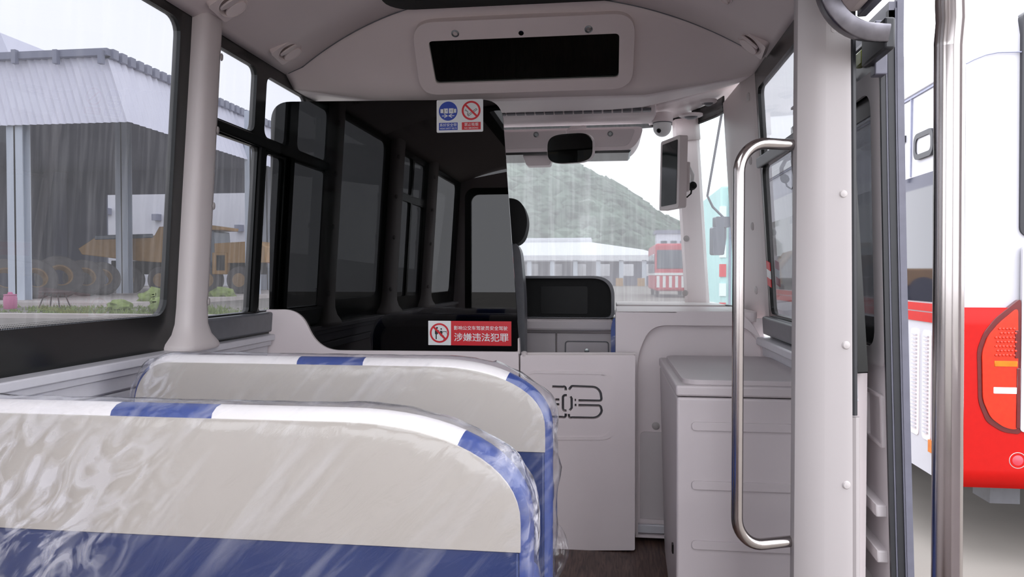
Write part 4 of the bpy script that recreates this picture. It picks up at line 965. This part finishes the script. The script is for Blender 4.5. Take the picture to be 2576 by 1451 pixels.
# --- white bus on the right
wb = thing('white_bus', 'large white bus with red stripe and red rear bumper outside the door', 'bus', (3.4, 8, ZG))
BX, BY = 1.84, 4.33
def plan(off=0.0, r=.10, xr=2.5, yl=6.0, n=8):
    x0_, x1_, y0_, y1_ = BX - off, BX + xr + off, BY - off, BY + yl
    pts = [(x0_, y1_)] + [(x0_, y0_ + r)]
    for k in range(1, n + 1):
        t = pi / 2 * k / n; pts.append((x0_ + r - r * math.cos(t), y0_ + r - r * math.sin(t)))
    pts.append((x1_ - r, y0_))
    for k in range(1, n + 1):
        t = pi / 2 * k / n; pts.append((x1_ - r + r * math.sin(t), y0_ + r - r * math.cos(t)))
    pts.append((x1_, y1_)); return pts
def shell(nm, z0, z1, mat, off=0.0, rows=2, root=wb, taper=lambda z: 0, path=None, closed=True, solid=0):
    p_ = path or plan(off); n = len(p_)
    def fn(u, v):
        k = int(u * n + 1e-6) % n if closed else min(int(u * (n - 1) + 1e-6), n - 1); x, y = p_[k]; z = z0 + (z1 - z0) * v; t = taper(z)
        return (x + t * (1 if x < BX + 1.25 else -1), y + t * (1 if y < BY + 5 else 0), z)
    m_ = MB().grid(fn, n if closed else n - 1, rows, closed_u=closed)
    return m_.build(nm, mat, root, smooth=True, angle=40, solid=solid)
roofz = 2.60
tp = lambda z: .012 * max(0, z - 1.2) + (.16 * ((z - 2.42) / .18) ** 2.2 if z > 2.42 else 0)
shell('body', -.05, roofz, M['wbus'], rows=26, taper=tp)
MB().plate([(x + (.25 if x < BX + 1.25 else -.25), y + (.25 if y < BY + 5 else 0)) for x, y in plan()], (), Plane((0, 0, roofz), (1, 0, 0), (0, 1, 0)), -.1, .012).build('roof', M['wbus'], wb)
# rear bumper wraps round the corner
pr = plan(.014)
cut = pr[1:12]
zr = atY(2440, 773, BY).z; zbm = atY(2440, 1222, BY).z
shell('rear_bumper', zbm, zr, M['redbus'], path=cut, closed=False, rows=10, solid=.02)
SB = Plane((BX, 0, 0), (0, 1, 0), (0, 0, 1), (-1, 0, 0))
sb = lambda px, py: SB.ab(px, py)
def side(nm, pts, d0, d1_, mat, rad=0, bevel=0, parent=wb):
    return MB().plate(round_poly(pts, rad) if rad else pts, (), SB, d0, d1_).build(nm, mat, parent, bevel=bevel)
z_a = sb(2350, 764)[1]; z_b = sb(2350, 786)[1]; z_c = sb(2350, 812)[1]
side('red_stripe', [(BY + .11, z_b + .004), (10.2, z_b + .004), (10.2, z_a), (BY + .11, z_a)], -.01, .008, M['redbus'])
side('red_stripe', [(BY + .11, z_c), (10.2, z_c), (10.2, z_b - .004), (BY + .11, z_b - .004)], -.01, .008, M['redbus'])
z_g = sb(2350, 430)[1]
side('side_glass', [(BY + .11, z_a + .01), (10.2, z_a + .01), (10.2, z_g), (BY + .11, z_g)], -.02, .006, M['busglass'])
zr1 = sb(2350, 178)[1]; zr2 = sb(2350, 208)[1]; zr0 = sb(2350, 68)[1]
side('drip_rail', [(BY + .11, zr2), (10.2, zr2), (10.2, zr1), (BY + .11, zr1)], -.10, .006, M['wbus'], bevel=.006)
side('rail_gap_strip', [(BY + .11, zr2 - .015), (10.2, zr2 - .015), (10.2, zr2), (BY + .11, zr2)], -.10, -.002, M['gutter'])  # grey strip along the underside of the drip rail
yv, _ = sb(2291, 300); side('panel_joint', [(yv - .006, z_g + .01), (yv + .006, z_g + .01), (yv + .006, zr2 - .02), (yv - .006, zr2 - .02)], -.08, .001, M['gutter'])
v0 = sb(2303, 335); v1 = sb(2352, 316); v2 = sb(2352, 382); v3 = sb(2303, 404)
zz0, zz1 = v2[1], v1[1]
zz0 = sb(2330, 395)[1]; zz1 = sb(2330, 328)[1]
hf = MB().plate(rr(v1[0], v0[0], zz0, zz1, .05), [rr(v1[0] + .03, v0[0] - .03, zz0 + .03, zz1 - .03, .03)], SB, -.05, .012).build('hatch_frame', M['rubber'], wb)
MB().plate(rr(v1[0] + .03, v0[0] - .03, zz0 + .03, zz1 - .03, .03), (), SB, -.05, .004).build('hatch_lid', M['wbus'], hf)
a = sb(2248, 357); b = sb(2276, 349); side('slot', [(b[0], b[1] - .02), (a[0], b[1] - .02), (a[0], b[1] + .02), (b[0], b[1] + .02)], -.05, .012, M['rubber'])
# lower grille
for (p0, p1) in ((2292, 2314), (2322, 2344)):
    ya = sb(p0, 900)[0]; yb_ = sb(p1, 900)[0]; zt3 = sb(2330, 830)[1]; zb3 = sb(2330, 1105)[1]
    gr = MB().plate(rr(yb_, ya, zb3, zt3, .03), (), SB, -.01, .004).build('grille_panel', M['plastic'], wb)
    for k in range(26):
        z = zb3 + .04 + (zt3 - zb3 - .08) * k / 25; MB().plate([(yb_ + .03, z), (ya - .03, z), (ya - .03, z + .009), (yb_ + .03, z + .009)], (), SB, .003, .014).build('slat', M['wbus'], gr)
a = sb(2277, 1117); MB().lathe([(.035, -.02), (.035, .008), (.02, .012)], SB.P(a[0], a[1], 0), (-1, 0, 0)).build('catch', M['sill'], wb)
a = sb(2349, 1125); side('amber_marker', [(a[0] - .1, a[1] - .035), (a[0] + .05, a[1] - .035), (a[0] + .05, a[1] + .035), (a[0] - .1, a[1] + .035)], 0, .012, M['amber'])
# tail lamp
RB = Plane((0, BY - .014, 0), (1, 0, 0), (0, 0, 1), (0, -1, 0))
rb_ = lambda px, py: RB.ab(px, py)
tl_ = MB().plate(round_poly([rb_(2455, 880), rb_(2470, 838), rb_(2500, 800), rb_(2566, 748), rb_(2566, 1092), rb_(2520, 1086), rb_(2478, 1060), rb_(2458, 1010)], .03, 5), (), RB, -.02, .014).build('tail_lamp', M['darklens'], wb, bevel=.008)
MB().plate(round_poly([rb_(2466, 885), rb_(2480, 845), rb_(2508, 812), rb_(2556, 772), rb_(2556, 1080), rb_(2522, 1074), rb_(2488, 1050), rb_(2468, 1005)], .03, 5), (), RB, .0, .022).build('red_lens', M['redlens'], tl_, bevel=.008)
for j in range(7):
    for k in range(6):
        a = rb_(2500 + k * 9 + (j % 2) * 4, 826 + j * 11); 
        if 2508 - (j * 8) < 2500 + k * 9: MB().lathe([(.007, 0), (.006, .005), (.001, .006)], RB.P(a[0], a[1], .022), (0, -1, 0), 8).build('led', M['redlens'], tl_)
def rq(nm, p0, p1, mt, d=.026):
    a = rb_(*p0); b = rb_(*p1); return MB().plate([(a[0], b[1]), (b[0], b[1]), (b[0], a[1]), (a[0], a[1])], (), RB, .01, d).build(nm, M[mt], tl_, bevel=.003)
rq('amber_lens', (2496, 906), (2554, 921), 'amber'); rq('white_lens', (2494, 972), (2552, 989), 'white')
rq('dark_bar', (2548, 830), (2556, 900), 'darklens'); rq('dark_bar', (2552, 925), (2560, 1075), 'darklens')
rf_ = rb_(2558, 1157); rfo = MB().lathe([(.05, -.01), (.05, .006), (.042, .012), (.038, .006), (.001, .006)], RB.P(rf_[0], rf_[1], 0), (0, -1, 0), 24).build('reflector', M['screw'], wb, smooth=True)
MB().lathe([(.036, .006), (.02, .014), (.001, .016)], RB.P(rf_[0], rf_[1], 0), (0, -1, 0), 24).build('red_lens', M['redtruck'], rfo, smooth=True)
a = rb_(2568, 620); b = rb_(2568, 1085); MB().plate(rr(a[0], a[0] + 1.6, b[1], a[1], .02), (), RB, 0, .02).build('tailgate', M['wbus'], wb, bevel=.01)
a = rb_(2574, 20); b = rb_(2574, 595); MB().plate(rr(a[0], a[0] + 1.5, b[1], a[1], .05), (), RB, -.08, .0).build('rear_window', M['rubber'], wb)
# thin seam over the rear corner
sm = MB().tube([atY(2431, 160, BY - .002), atY(2450, 150, BY - .004), atY(2480, 138, BY - .004), atY(2510, 132, BY - .004), atY(2590, 130, BY - .004)], .004, 6).build('rear_seam', M['gutter'], wb)
MB().obox(atY(2505, 1232, BY + .3), (.08, 0, 0), (0, .1, 0), (0, 0, .05)).build('tow_bracket', M['sill'], wb)
for yy in (7.0, 9.4):
    for xx in (BX + .16, BX + 2.34):
        w_o = MB().lathe([(.30, -.14), (.48, -.13), (.50, -.05), (.50, .05), (.48, .13), (.30, .14)], (xx, yy, ZG + .5), (1, 0, 0), 28).build('wheel', M['tyre'], wb, smooth=True)

# --- warehouse on the left
wh = thing('warehouse', 'open-sided pale warehouse with dark interior seen through the left windows', 'building', (-26, 45, ZG))
WY = 35.0
cbm = atY(320, 306, WY); ctp = atY(265, 130, WY); XL = -62
ctp2 = Vector((ctp.x, WY + 1.5, ctp.z * 1.04)) ; 
zbm_, ztp_ = cbm.z, atY(265, 130, WY).z
YE = 120
fas = MB(); n = 90
def fface(u, v): 
    x = XL + (cbm.x - XL) * u + (ctp.x - cbm.x) * v * u; return (x, WY + (.12 if int(u * n * 2) % 2 else 0), zbm_ + (ztp_ - zbm_) * v)
MB().grid(fface, n * 2, 1).build('front_fascia', M['sheet'], wh)
def sface(u, v):
    y = WY + (YE - WY) * u; return (cbm.x + (ctp.x - cbm.x) * v + (.10 if int(u * 320) % 2 else 0), y, zbm_ + (ztp_ - zbm_) * v)
MB().grid(sface, 320, 1).build('side_fascia', M['sheet'], wh)
MB().box(XL, ctp.x + .3, WY - .3, WY + .1, ztp_ - .25, ztp_ + .1).build('front_gutter', M['gutter'], wh)
for px in (38, 142, 255):
    q = atY(px, 136, WY - .35); MB().box(q.x - .12, q.x + .12, WY - .5, WY - .25, q.z - .5, q.z + .2).build('gutter_bracket', M['gutter'], wh)
gm = MB()
for k in range(120):
    y = WY + k * .7; gm.box(ctp.x - .2, ctp.x + .45, y, y + .42, ztp_ - .35, ztp_ + .12)
gm.box(ctp.x - .2, ctp.x + .25, WY, YE, ztp_ - .3, ztp_ + .02)
g_ = gm.build('eaves_tiles', M['gutter'], wh); g_['kind'] = 'stuff'
ur = atY(90, 116, WY + 14); ul = atY(0, 82, WY + 14); zx = ul.z + (ul.x - XL) * (ul.z - ur.z) / (ur.x - ul.x) * .5
MB().add([(ur.x, WY + 14, ztp_), (XL, WY + 14, ztp_), (XL, WY + 14, zx), (ul.x, WY + 14, ul.z), (ur.x, 75, ztp_), (XL, 75, ztp_), (XL, 75, zx), (ul.x, 75, ul.z)], [(0, 1, 2, 3), (4, 5, 6, 7), (0, 3, 7, 4), (3, 2, 6, 7)]).build('upper_roof', M['sheet'], wh)
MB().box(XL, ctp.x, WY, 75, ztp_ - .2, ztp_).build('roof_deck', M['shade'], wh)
# rear wall closing the dark bay, and the upper band above the bright opening
BW = Plane((0, 74, 0), (1, 0, 0), (0, 0, 1), (0, -1, 0))
bw = lambda px, py: BW.ab(px, py)
xo, zo = bw(268, 490); xo2, _ = bw(720, 490)
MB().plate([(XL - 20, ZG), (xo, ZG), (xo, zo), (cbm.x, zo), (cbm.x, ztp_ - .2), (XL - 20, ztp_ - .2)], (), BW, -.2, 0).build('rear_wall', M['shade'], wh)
for px in (160, 90, 5):
    a, _ = bw(px, 500); MB().box(a - .5, a + .5, 73, 73.9, ZG, ztp_ - .3).build('wall_post', M['gutter'], wh)
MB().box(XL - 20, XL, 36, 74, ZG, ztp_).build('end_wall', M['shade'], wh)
a0_, b0_ = bw(0, 570); a1_, b1_ = bw(22, 640); MB().plate([(a0_ - 3, b1_), (a1_, b1_), (a1_, b0_), (a0_ - 3, b0_)], (), BW, 0, .05).build('wall_window', M['glassdk'], wh)
def column(px0, px1, Y, name='column'):
    a = atY(px0, 690, Y).x; b = atY(px1, 690, Y).x; d = .5
    MB().box(a, b, Y, Y + .06, ZG, ztp_ - .3).box(a, b, Y + d, Y + d + .06, ZG, ztp_ - .3).box((a + b) / 2 - .05, (a + b) / 2 + .05, Y, Y + d, ZG, ztp_ - .3).build(name, M['conc_col'], wh)
    MB().box(a - .15, b + .15, Y - .15, Y + d + .2, ZG, ZG + .25).build('column_base', M['kerb'], wh)
column(20, 60, WY + .3); column(292, 322, WY + 14); column(617, 646, 47.5); column(655, 690, 62)
# bright building beyond
wf = thing('white_hall', 'plain white hall seen through the bright opening behind the yellow dump truck', 'building', (-55, 100, ZG))
fw2 = Plane((0, 98, 0), (1, 0, 0), (0, 0, 1), (0, -1, 0))
a, b = fw2.ab(200, 480); a2, _ = fw2.ab(760, 480)
MB().plate([(a, ZG), (a2, ZG), (a2, b + 4), (a, b + 4)], (), fw2, -8, 0).build('wall', M['whitewall'], wf)
for px, py in ((273, 533), (398, 548), (605, 575)):
    q, w = fw2.ab(px, py); MB().box(q - .5, q + .5, 97.2, 98, w - .4, w + .5).build('wall_lamp', M['gutter'], wf)
# slab and kerbs in front of the warehouse
sl_ = struct(MB().box(XL, atY(470, 745, 38).x, 33.2, 74, ZG, ZG + .22).build('trim_12', M['kerb']), 'raised concrete slab of the warehouse')
struct(MB().box(-40, -12, 24.5, 25.1, ZG, ZG + .16).build('trim_13', M['kerb']), 'concrete kerb in front of the warehouse')

# --- dump truck
dt = thing('dump_truck', 'yellow articulated dump truck parked beyond the open warehouse', 'truck', (-25, 50, ZG))
TY = 50.0
TPn = Plane((0, TY, 0), (1, 0, 0), (0, 0, 1), (0, -1, 0))
T = lambda px, py: TPn.ab(px, py)
def tr_(nm, pts, mt, d0=-2.6, d1_=0, rad=0, bevel=.05): return MB().plate(round_poly([T(*p) for p in pts], rad) if rad else [T(*p) for p in pts], (), TPn, d0, d1_).build(nm, M[mt], dt, bevel=bevel)
tr_('dump_body', [(196, 625), (240, 596), (388, 592), (400, 570), (512, 566), (520, 660), (425, 662), (330, 655), (205, 640)], 'yellow')
tr_('body_rail', [(240, 592), (386, 588), (386, 598), (240, 603)], 'glassdk', 0, .1)
tr_('chassis', [(270, 655), (640, 660), (640, 690), (270, 690)], 'blackmatt', -2, -.4)
tr_('cab', [(503, 580), (535, 580), (545, 690), (500, 690)], 'glassdk', -2.4, -.1)
tr_('cab_roof', [(498, 562), (558, 570), (556, 578), (498, 578)], 'yellow', -2.5, .1)
tr_('engine_hood', [(538, 612), (640, 606), (668, 620), (668, 660), (540, 662)], 'yellow')
gf = tr_('side_panel', [(536, 635), (572, 635), (572, 690), (536, 690)], 'yellow', -.5, .15)
MB().plate([T(548, 642), T(568, 642), T(568, 680), T(548, 680)], (), TPn, .1, .2).build('grille', M['blackmatt'], gf)
for px in (320, 400, 520, 600):
    c = T(px, 708); o = MB().lathe([(.5, -.35), (.95, -.33), (1.0, -.2), (1.0, .2), (.95, .33), (.5, .35)], TPn.P(c[0], ZG + 1.2, -.4), (0, 1, 0), 28).build('wheel', M['tyre'], dt, smooth=True)
    MB().lathe([(.5, -.36), (.4, -.30), (.001, -.28)], TPn.P(c[0], ZG + 1.2, -.4), (0, 1, 0), 20).build('rim', M['rim'], o, smooth=True)

# --- giant tyres leaning in the warehouse
for i, (px, r_, Y, yaw, lab) in enumerate(((14, 1.15, 36.6, .85, 'giant tyre with orange rim left of the front column, leftmost'), (88, 1.15, 38.6, .9, 'giant tyre half hidden just right of the front column'), (150, 1.30, 41, .8, 'giant tyre nearest the dark stool, largest of those leaning'), (212, 1.2, 43.5, .8, 'giant tyre third right of the front column'), (256, 1.15, 46, .8, 'giant tyre next to the dump truck tail'))):
    c = atY(px, 700, Y); ax = Vector((math.sin(yaw), -math.cos(yaw) * .8, .35)).normalized()
    tt = thing('giant_tyre', lab, 'tyre', (c.x, Y, ZG + .22), 'giant tyres in the warehouse')
    o_ = Vector((c.x, Y, ZG + .22 + r_ * .96))
    MB().lathe([(r_ * .50, -.28), (r_ * .92, -.30), (r_, -.2), (r_, .2), (r_ * .92, .30), (r_ * .50, .28), (r_ * .46, 0), (r_ * .50, -.28)], o_, ax, 32, cap=False).build('casing', M['tyre'], tt, smooth=True)
    MB().lathe([(r_ * .52, .29), (r_ * .46, .24), (r_ * .40, .0), (r_ * .40, -.2), (r_ * .46, -.2), (r_ * .52, .29)], o_, ax, 28, cap=False).build('rim_ring', M['rim'], tt, smooth=True)
# pink drum, stool
q = atY(26, 772, 31); pk = thing('pink_drum', 'pink plastic drum beside the white front column', 'drum', (q.x, 31, ZG))
MB().lathe([(.24, 0), (.27, .05), (.28, .5), (.25, .62), (.27, .64), (.27, .68), (.1, .70)], (q.x, 31, ZG)).build('body', M['pink'], pk, smooth=True)
MB().lathe([(.10, .0), (.10, .06), (.06, .09)], (q.x, 31, ZG + .70)).build('cap', M['pink'], pk, smooth=True)
q = atY(138, 775, 31); so = thing('stool', 'dark spindly stool in front of the leaning tyres', 'stool', (q.x, 31, ZG))
MB().box(q.x - .5, q.x + .5, 30.6, 31.4, ZG + .74, ZG + .84).build('seat', M['dkwood'], so, bevel=.03)
for dx, dy in ((-.45, -.3), (.45, -.3), (.45, .3), (-.45, .3)): MB().tube([(q.x + dx * .7, 31 + dy * .7, ZG + .76), (q.x + dx * 1.2, 31 + dy * 1.2, ZG)], .03, 6).build('leg', M['dkwood'], so)
# grass strip and bushes
gm = MB()
for k in range(9000):
    x = random.uniform(-34, -10); y = random.uniform(25.3, 32.5) 
    d = noise.noise(Vector((x * .35, y * .5, 3)))
    if d < -.05: continue
    h = random.uniform(.08, .30) * (.6 + d); a = random.uniform(0, pi); dx, dy = math.cos(a) * .05, math.sin(a) * .05; lx_ = random.uniform(-.1, .1)
    gm.add([(x - dx, y - dy, ZG), (x + dx, y + dy, ZG), (x + lx_, y + lx_ * .5, ZG + h)], [(0, 1, 2)])
g_ = gm.build('grass', M['grass']); g_['kind'] = 'stuff'; g_['label'] = 'rough green grass in front of the warehouse slab'
def blob(o, r, sz, seed, sub=2):
    bm = bmesh.new(); bmesh.ops.create_icosphere(bm, subdivisions=sub, radius=1)
    vs = []
    for v in bm.verts:
        k = 1 + .35 * noise.noise(v.co * 2.2 + Vector((seed, 0, 0))); vs.append((o[0] + v.co.x * r * k, o[1] + v.co.y * r * k, o[2] + v.co.z * r * sz * k))
    fs = [tuple(v.index for v in f.verts) for f in bm.faces]; bm.free(); return vs, fs
for i, (px, Y, r_, lab) in enumerate(((395, 36, .9, 'low green shrub under the dump body'), (415, 29, .7, 'low green shrub nearest the left pillar'), (300, 30, .5, 'small green shrub left of the pillar, on the grass'), (560, 44, .8, 'green shrub under the dump truck hood'))):
    q = atY(px, 735, Y); vs, fs = blob((q.x, Y, ZG + r_ * .4), r_, .6, i * 3.3, 3)
    tag(MB().add(vs, fs).build('shrub', M['grass'], smooth=True), lab, 'shrub', 'shrubs in the yard')

# --- view through the windscreen
hl = [(1180, 330), (1240, 352), (1290, 372), (1345, 395), (1400, 412), (1445, 428), (1500, 455), (1550, 478), (1600, 510), (1645, 545), (1690, 566), (1740, 590), (1800, 612), (1900, 640), (2000, 655)]
HY = 205.0
ridge = [atY(px, py, HY) for px, py in hl]
def hillp(u, v):
    t = u * (len(ridge) - 1); i = min(int(t), len(ridge) - 2); t -= i; q = ridge[i] * (1 - t) + ridge[i + 1] * t
    y = 134 + (HY + 40 - 134) * v; k = math.sin(min(1, v / .63) * pi / 2) if v < .63 else 1 - .25 * (v - .63)
    x = q.x * y / HY
    z = ZG + (q.z - ZG) * k
    return Vector((x, y, z))
hi = thing('wooded_hill', 'misty wooded hill seen through the windscreen', 'hill', (-10, HY, ZG))
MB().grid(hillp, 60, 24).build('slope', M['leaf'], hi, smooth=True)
cm = MB()
for k in range(1500):
    u, v = random.random(), random.uniform(.05, .72); q = hillp(u, v); r_ = random.uniform(1.2, 2.6)
    vs, fs = blob((q.x, q.y, q.z - r_ * .3), r_, 1.0, k * .7, 1); cm.add(vs, fs)
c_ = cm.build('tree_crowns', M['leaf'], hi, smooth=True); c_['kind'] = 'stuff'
# low shed
sh = thing('low_shed', 'long low shed with pale roof and bright bays beyond the windscreen', 'building', (-5, 112, ZG))
HP = Plane((0, 104, 0), (1, 0, 0), (0, 0, 1), (0, -1, 0))
H = lambda px, py: HP.ab(px, py)
e0 = H(1200, 655); e1 = H(1665, 655); r0 = H(1300, 612); r1 = H(1640, 628)
ze = e0[1]; zr_ = H(1480, 612)[1]
MB().add([(e0[0], 104, ze), (e1[0], 104, ze), (e1[0] - 2, 116, H(1640, 628)[1] * 1.06), (H(1480, 600)[0], 116, zr_ * 1.1), (e0[0], 116, zr_ * 1.1), (e0[0], 104, ze + .6), (e1[0], 104, ze + .6)], [(0, 1, 6, 5), (5, 6, 2, 3, 4)]).build('roof', M['roofwhite'], sh, solid=.3)
a = H(1300, 602); b = H(1482, 615); MB().box(e0[0], b[0], 116.5, 124, 4, a[1] * 1.13).build('upper_roof', M['roofwhite'], sh)
SW = Plane((0, 113, 0), (1, 0, 0), (0, 0, 1), (0, -1, 0)); hl_ = []
for px in range(1190, 1650, 60):
    q0 = SW.ab(px + 12, 664); q1 = SW.ab(px + 44, 694); hl_.append(rr(q0[0], q1[0], q1[1], q0[1], .1, 2))
MB().plate([(e0[0], ZG), (e1[0], ZG), (e1[0], ze), (e0[0], ze)], hl_, SW, -.25, 0).build('rear_wall', M['shade'], sh)
bw_ = thing('boundary_wall', 'white wall seen through the bays of the low shed', 'wall', (-6, 126, ZG)); MB().box(e0[0] * 1.3, e1[0] * 1.3, 126, 126.3, ZG, 4.0).box(e0[0] * 1.3, e1[0] * 1.3, 125.9, 126.4, 4.0, 4.2).build('wall', M['whitewall'], bw_)
for px in range(1215, 1680, 58):
    q = H(px, 680); MB().box(q[0] - .3, q[0] + .3, 104.2, 104.8, ZG, ze).build('post', M['conc_col'], sh)
for px in (1558, 1612):
    q = H(px, 705); MB().box(q[0] - .5, q[0] + .5, 103, 103.4, ZG, ZG + 1.1).build('yellow_bollard', M['yellow'], sh)
# distant block
bk = thing('distant_block', 'hazy distant block beyond the red coach', 'building', (11, 127, ZG))
q0 = atY(1652, 588, 127); q1 = atY(1712, 640, 127); MB().box(q0.x, q1.x + 3, 127, 131, ZG, q0.z).build('wall', M['sheet'], bk)
MB().box(q0.x - .3, q1.x + 3.3, 126.7, 131.3, q0.z, q0.z + .6).build('parapet', M['gutter'], bk)
for k in range(3): MB().box(q0.x + .7 + k * 1.6, q0.x + 1.7 + k * 1.6, 126.8, 127, q0.z - 3, q0.z - 1.2).build('window', M['glassdk'], bk)
# red coach
rc = thing('red_coach', 'red and white coach parked facing the windscreen on the right', 'bus', (3.6, 54, ZG))
RY = 52.0
a = atY(1648, 700, RY); b = atY(1735, 700, RY); zt4 = atY(1690, 612, RY).z
MB().box(a.x, b.x + .3, RY, RY + 9, ZG + .45, zt4).build('body', M['redtruck'], rc, bevel=.18, seg=3)
MB().box(a.x + .12, b.x + .2, RY - .06, RY + .1, ZG + 2.0, zt4 - .45).build('windscreen', M['glassdk'], rc, bevel=.05)
for k in range(5): MB().box(a.x - .03, a.x + .05, RY + .6 + k * 1.6, RY + 1.9 + k * 1.6, ZG + 1.7, zt4 - .7).build('side_window', M['glassdk'], rc)
for k in range(6): MB().box(a.x + .1 + k * .42, a.x + .30 + k * .42, RY - .03, RY + .1, ZG + .7, ZG + 1.5).build('white_stripe', M['white'], rc)
MB().box(a.x - .02, b.x + .3, RY - .05, RY + 9, ZG + 1.55, ZG + 1.72).build('white_band', M['white'], rc)
for xx in (a.x + .25, b.x): 
    for yy in (RY + 1.6, RY + 7): MB().lathe([(.3, -.13), (.46, -.12), (.48, 0), (.46, .12), (.3, .13)], (xx, yy, ZG + .48), (1, 0, 0), 20).build('wheel', M['tyre'], rc, smooth=True)
# teal box lorry beyond the quarter glass
tb = thing('teal_lorry', 'pale teal box lorry with red and white markers beyond the quarter glass', 'truck', (4, 24, ZG))
LYq = 16.8
a = atY(1812, 700, LYq); b = atY(1900, 700, LYq); zt5 = atY(1815, 468, LYq).z
MB().box(a.x, a.x + 2.5, LYq, LYq + 5.2, ZG + .5, zt5).build('box_body', M['teal'], tb, bevel=.04)
MB().box(a.x - .02, a.x + 2.5, LYq + 5.5, LYq + 7.3, ZG + .5, zt5 - .8).build('cab', M['teal'], tb, bevel=.2, seg=3)
for j in range(6):
    z = ZG + .7 + j * (zt5 - ZG - 1.0) / 6; MB().box(a.x - .02, a.x + .12, LYq - .03, LYq + .05, z, z + .28).build('marker', M['signred'] if j % 2 == 0 else M['white'], tb)
MB().tube([(a.x + .2, LYq - .02, ZG + .8), (a.x + .2, LYq - .02, zt5 - .2)], .025, 8).build('door_bar', M['gutter'], tb)
MB().box(a.x, a.x + 2.4, LYq + .2, LYq + 7.2, ZG + .35, ZG + .55).build('chassis', M['blackmatt'], tb)
for yy in (LYq + 1.2, LYq + 2.3, LYq + 6.3): MB().lathe([(.3, -.2), (.46, -.18), (.48, 0), (.46, .18), (.3, .2)], (a.x + .25, yy, ZG + .48), (1, 0, 0), 20).build('wheel', M['tyre'], tb, smooth=True)
# exterior mirrors of this bus, seen past the quarter glass
em = thing('exterior_mirror', 'grey outside mirror pair hanging beyond the quarter glass', 'mirror', atY(1812, 600, 4.3))
MQ = Plane(atY(1808, 608, 4.30), (1, .25, 0), (0, 0, 1)); MQ.n = -MQ.n if MQ.n.y > 0 else MQ.n
MB().plate(rr(-.034, .034, -.075, .085, .012), (), MQ, -.05, 0).build('main_head', M['greyrubber'], em, bevel=.01)
MQ2 = Plane(atY(1818, 558, 4.32), (1, .25, 0), (0, 0, 1)); MQ2.n = -MQ2.n if MQ2.n.y > 0 else MQ2.n
MB().plate(rr(-.04, .05, -.03, .03, .008), (), MQ2, -.05, 0).build('wide_head', M['greyrubber'], em, bevel=.01)
MB().tube([MQ.P(.04, -.05, -.03), MQ.P(.05, .02, -.03), MQ.P(.05, .13, -.03), MQ.P(-.02, .20, -.04), MQ.P(-.06, .26, -.02), (.58, 3.95, 1.93)], .007, 8).build('arm', M['greyrubber'], em, smooth=True)
# red and white tag on the right window
tg = onp(1924, 686, RW.o + RW.n * -.012, RW.n); a, b = RW.ab(1936, 690); a = a - .01
ts = thing('striped_tag', 'small red and white striped sticker on the right window corner', 'sticker', tg)
for k, mt in enumerate(('signred', 'white', 'signred')):
    bb_ = b + .045 - k * .032
    MB().plate([(a - .03, bb_ - .032), (a + .03, bb_ - .022), (a + .03, bb_ + .010), (a - .03, bb_)], (), RW, .003, .006).build("stripe", M[mt], ts)

# --- wheel loader, mirrored in the white bus's side glass
lo_ = thing('wheel_loader', 'yellow wheel loader reflected in the dark side glass of white bus', 'loader', (-11, 40, ZG))
ox, oy = -11.0, 40.0
MB().box(ox - 1.6, ox + .4, oy - 1.1, oy + 1.1, ZG + 1.0, ZG + 1.9).build('engine_hood', M['yellow'], lo_, bevel=.1)
MB().box(ox + .4, ox + 1.9, oy - .9, oy + .9, ZG + 1.5, ZG + 3.0).build('cab', M['glassdk'], lo_, bevel=.08)
MB().box(ox + .2, ox + 2.1, oy - 1.05, oy + 1.05, ZG + 3.0, ZG + 3.2).build('cab_roof', M['yellow'], lo_, bevel=.06)
MB().tube([(ox + 1.5, oy - .6, ZG + 1.7), (ox + 3.0, oy - .6, ZG + 1.5), (ox + 3.8, oy - .6, ZG + .7)], .14, 8).build('lift_arm', M['yellow'], lo_)
MB().tube([(ox + 1.5, oy + .6, ZG + 1.7), (ox + 3.0, oy + .6, ZG + 1.5), (ox + 3.8, oy + .6, ZG + .7)], .14, 8).build('lift_arm', M['yellow'], lo_)
MB().plate([(3.7, .1), (4.9, .1), (4.7, .25), (4.0, .4), (3.9, 1.2), (3.7, 1.2)], (), lambda p, q, d: Vector((ox + p, oy + d, ZG + q)), -1.3, 1.3).build('bucket', M['yellow'], lo_)
for dx in (-.8, 1.6):
    for dy in (-1, 1): MB().lathe([(.35, -.25), (.7, -.24), (.75, 0), (.7, .24), (.35, .25)], (ox + dx, oy + dy, ZG + .75), (0, 1, 0), 24).build('wheel', M['tyre'], lo_, smooth=True)
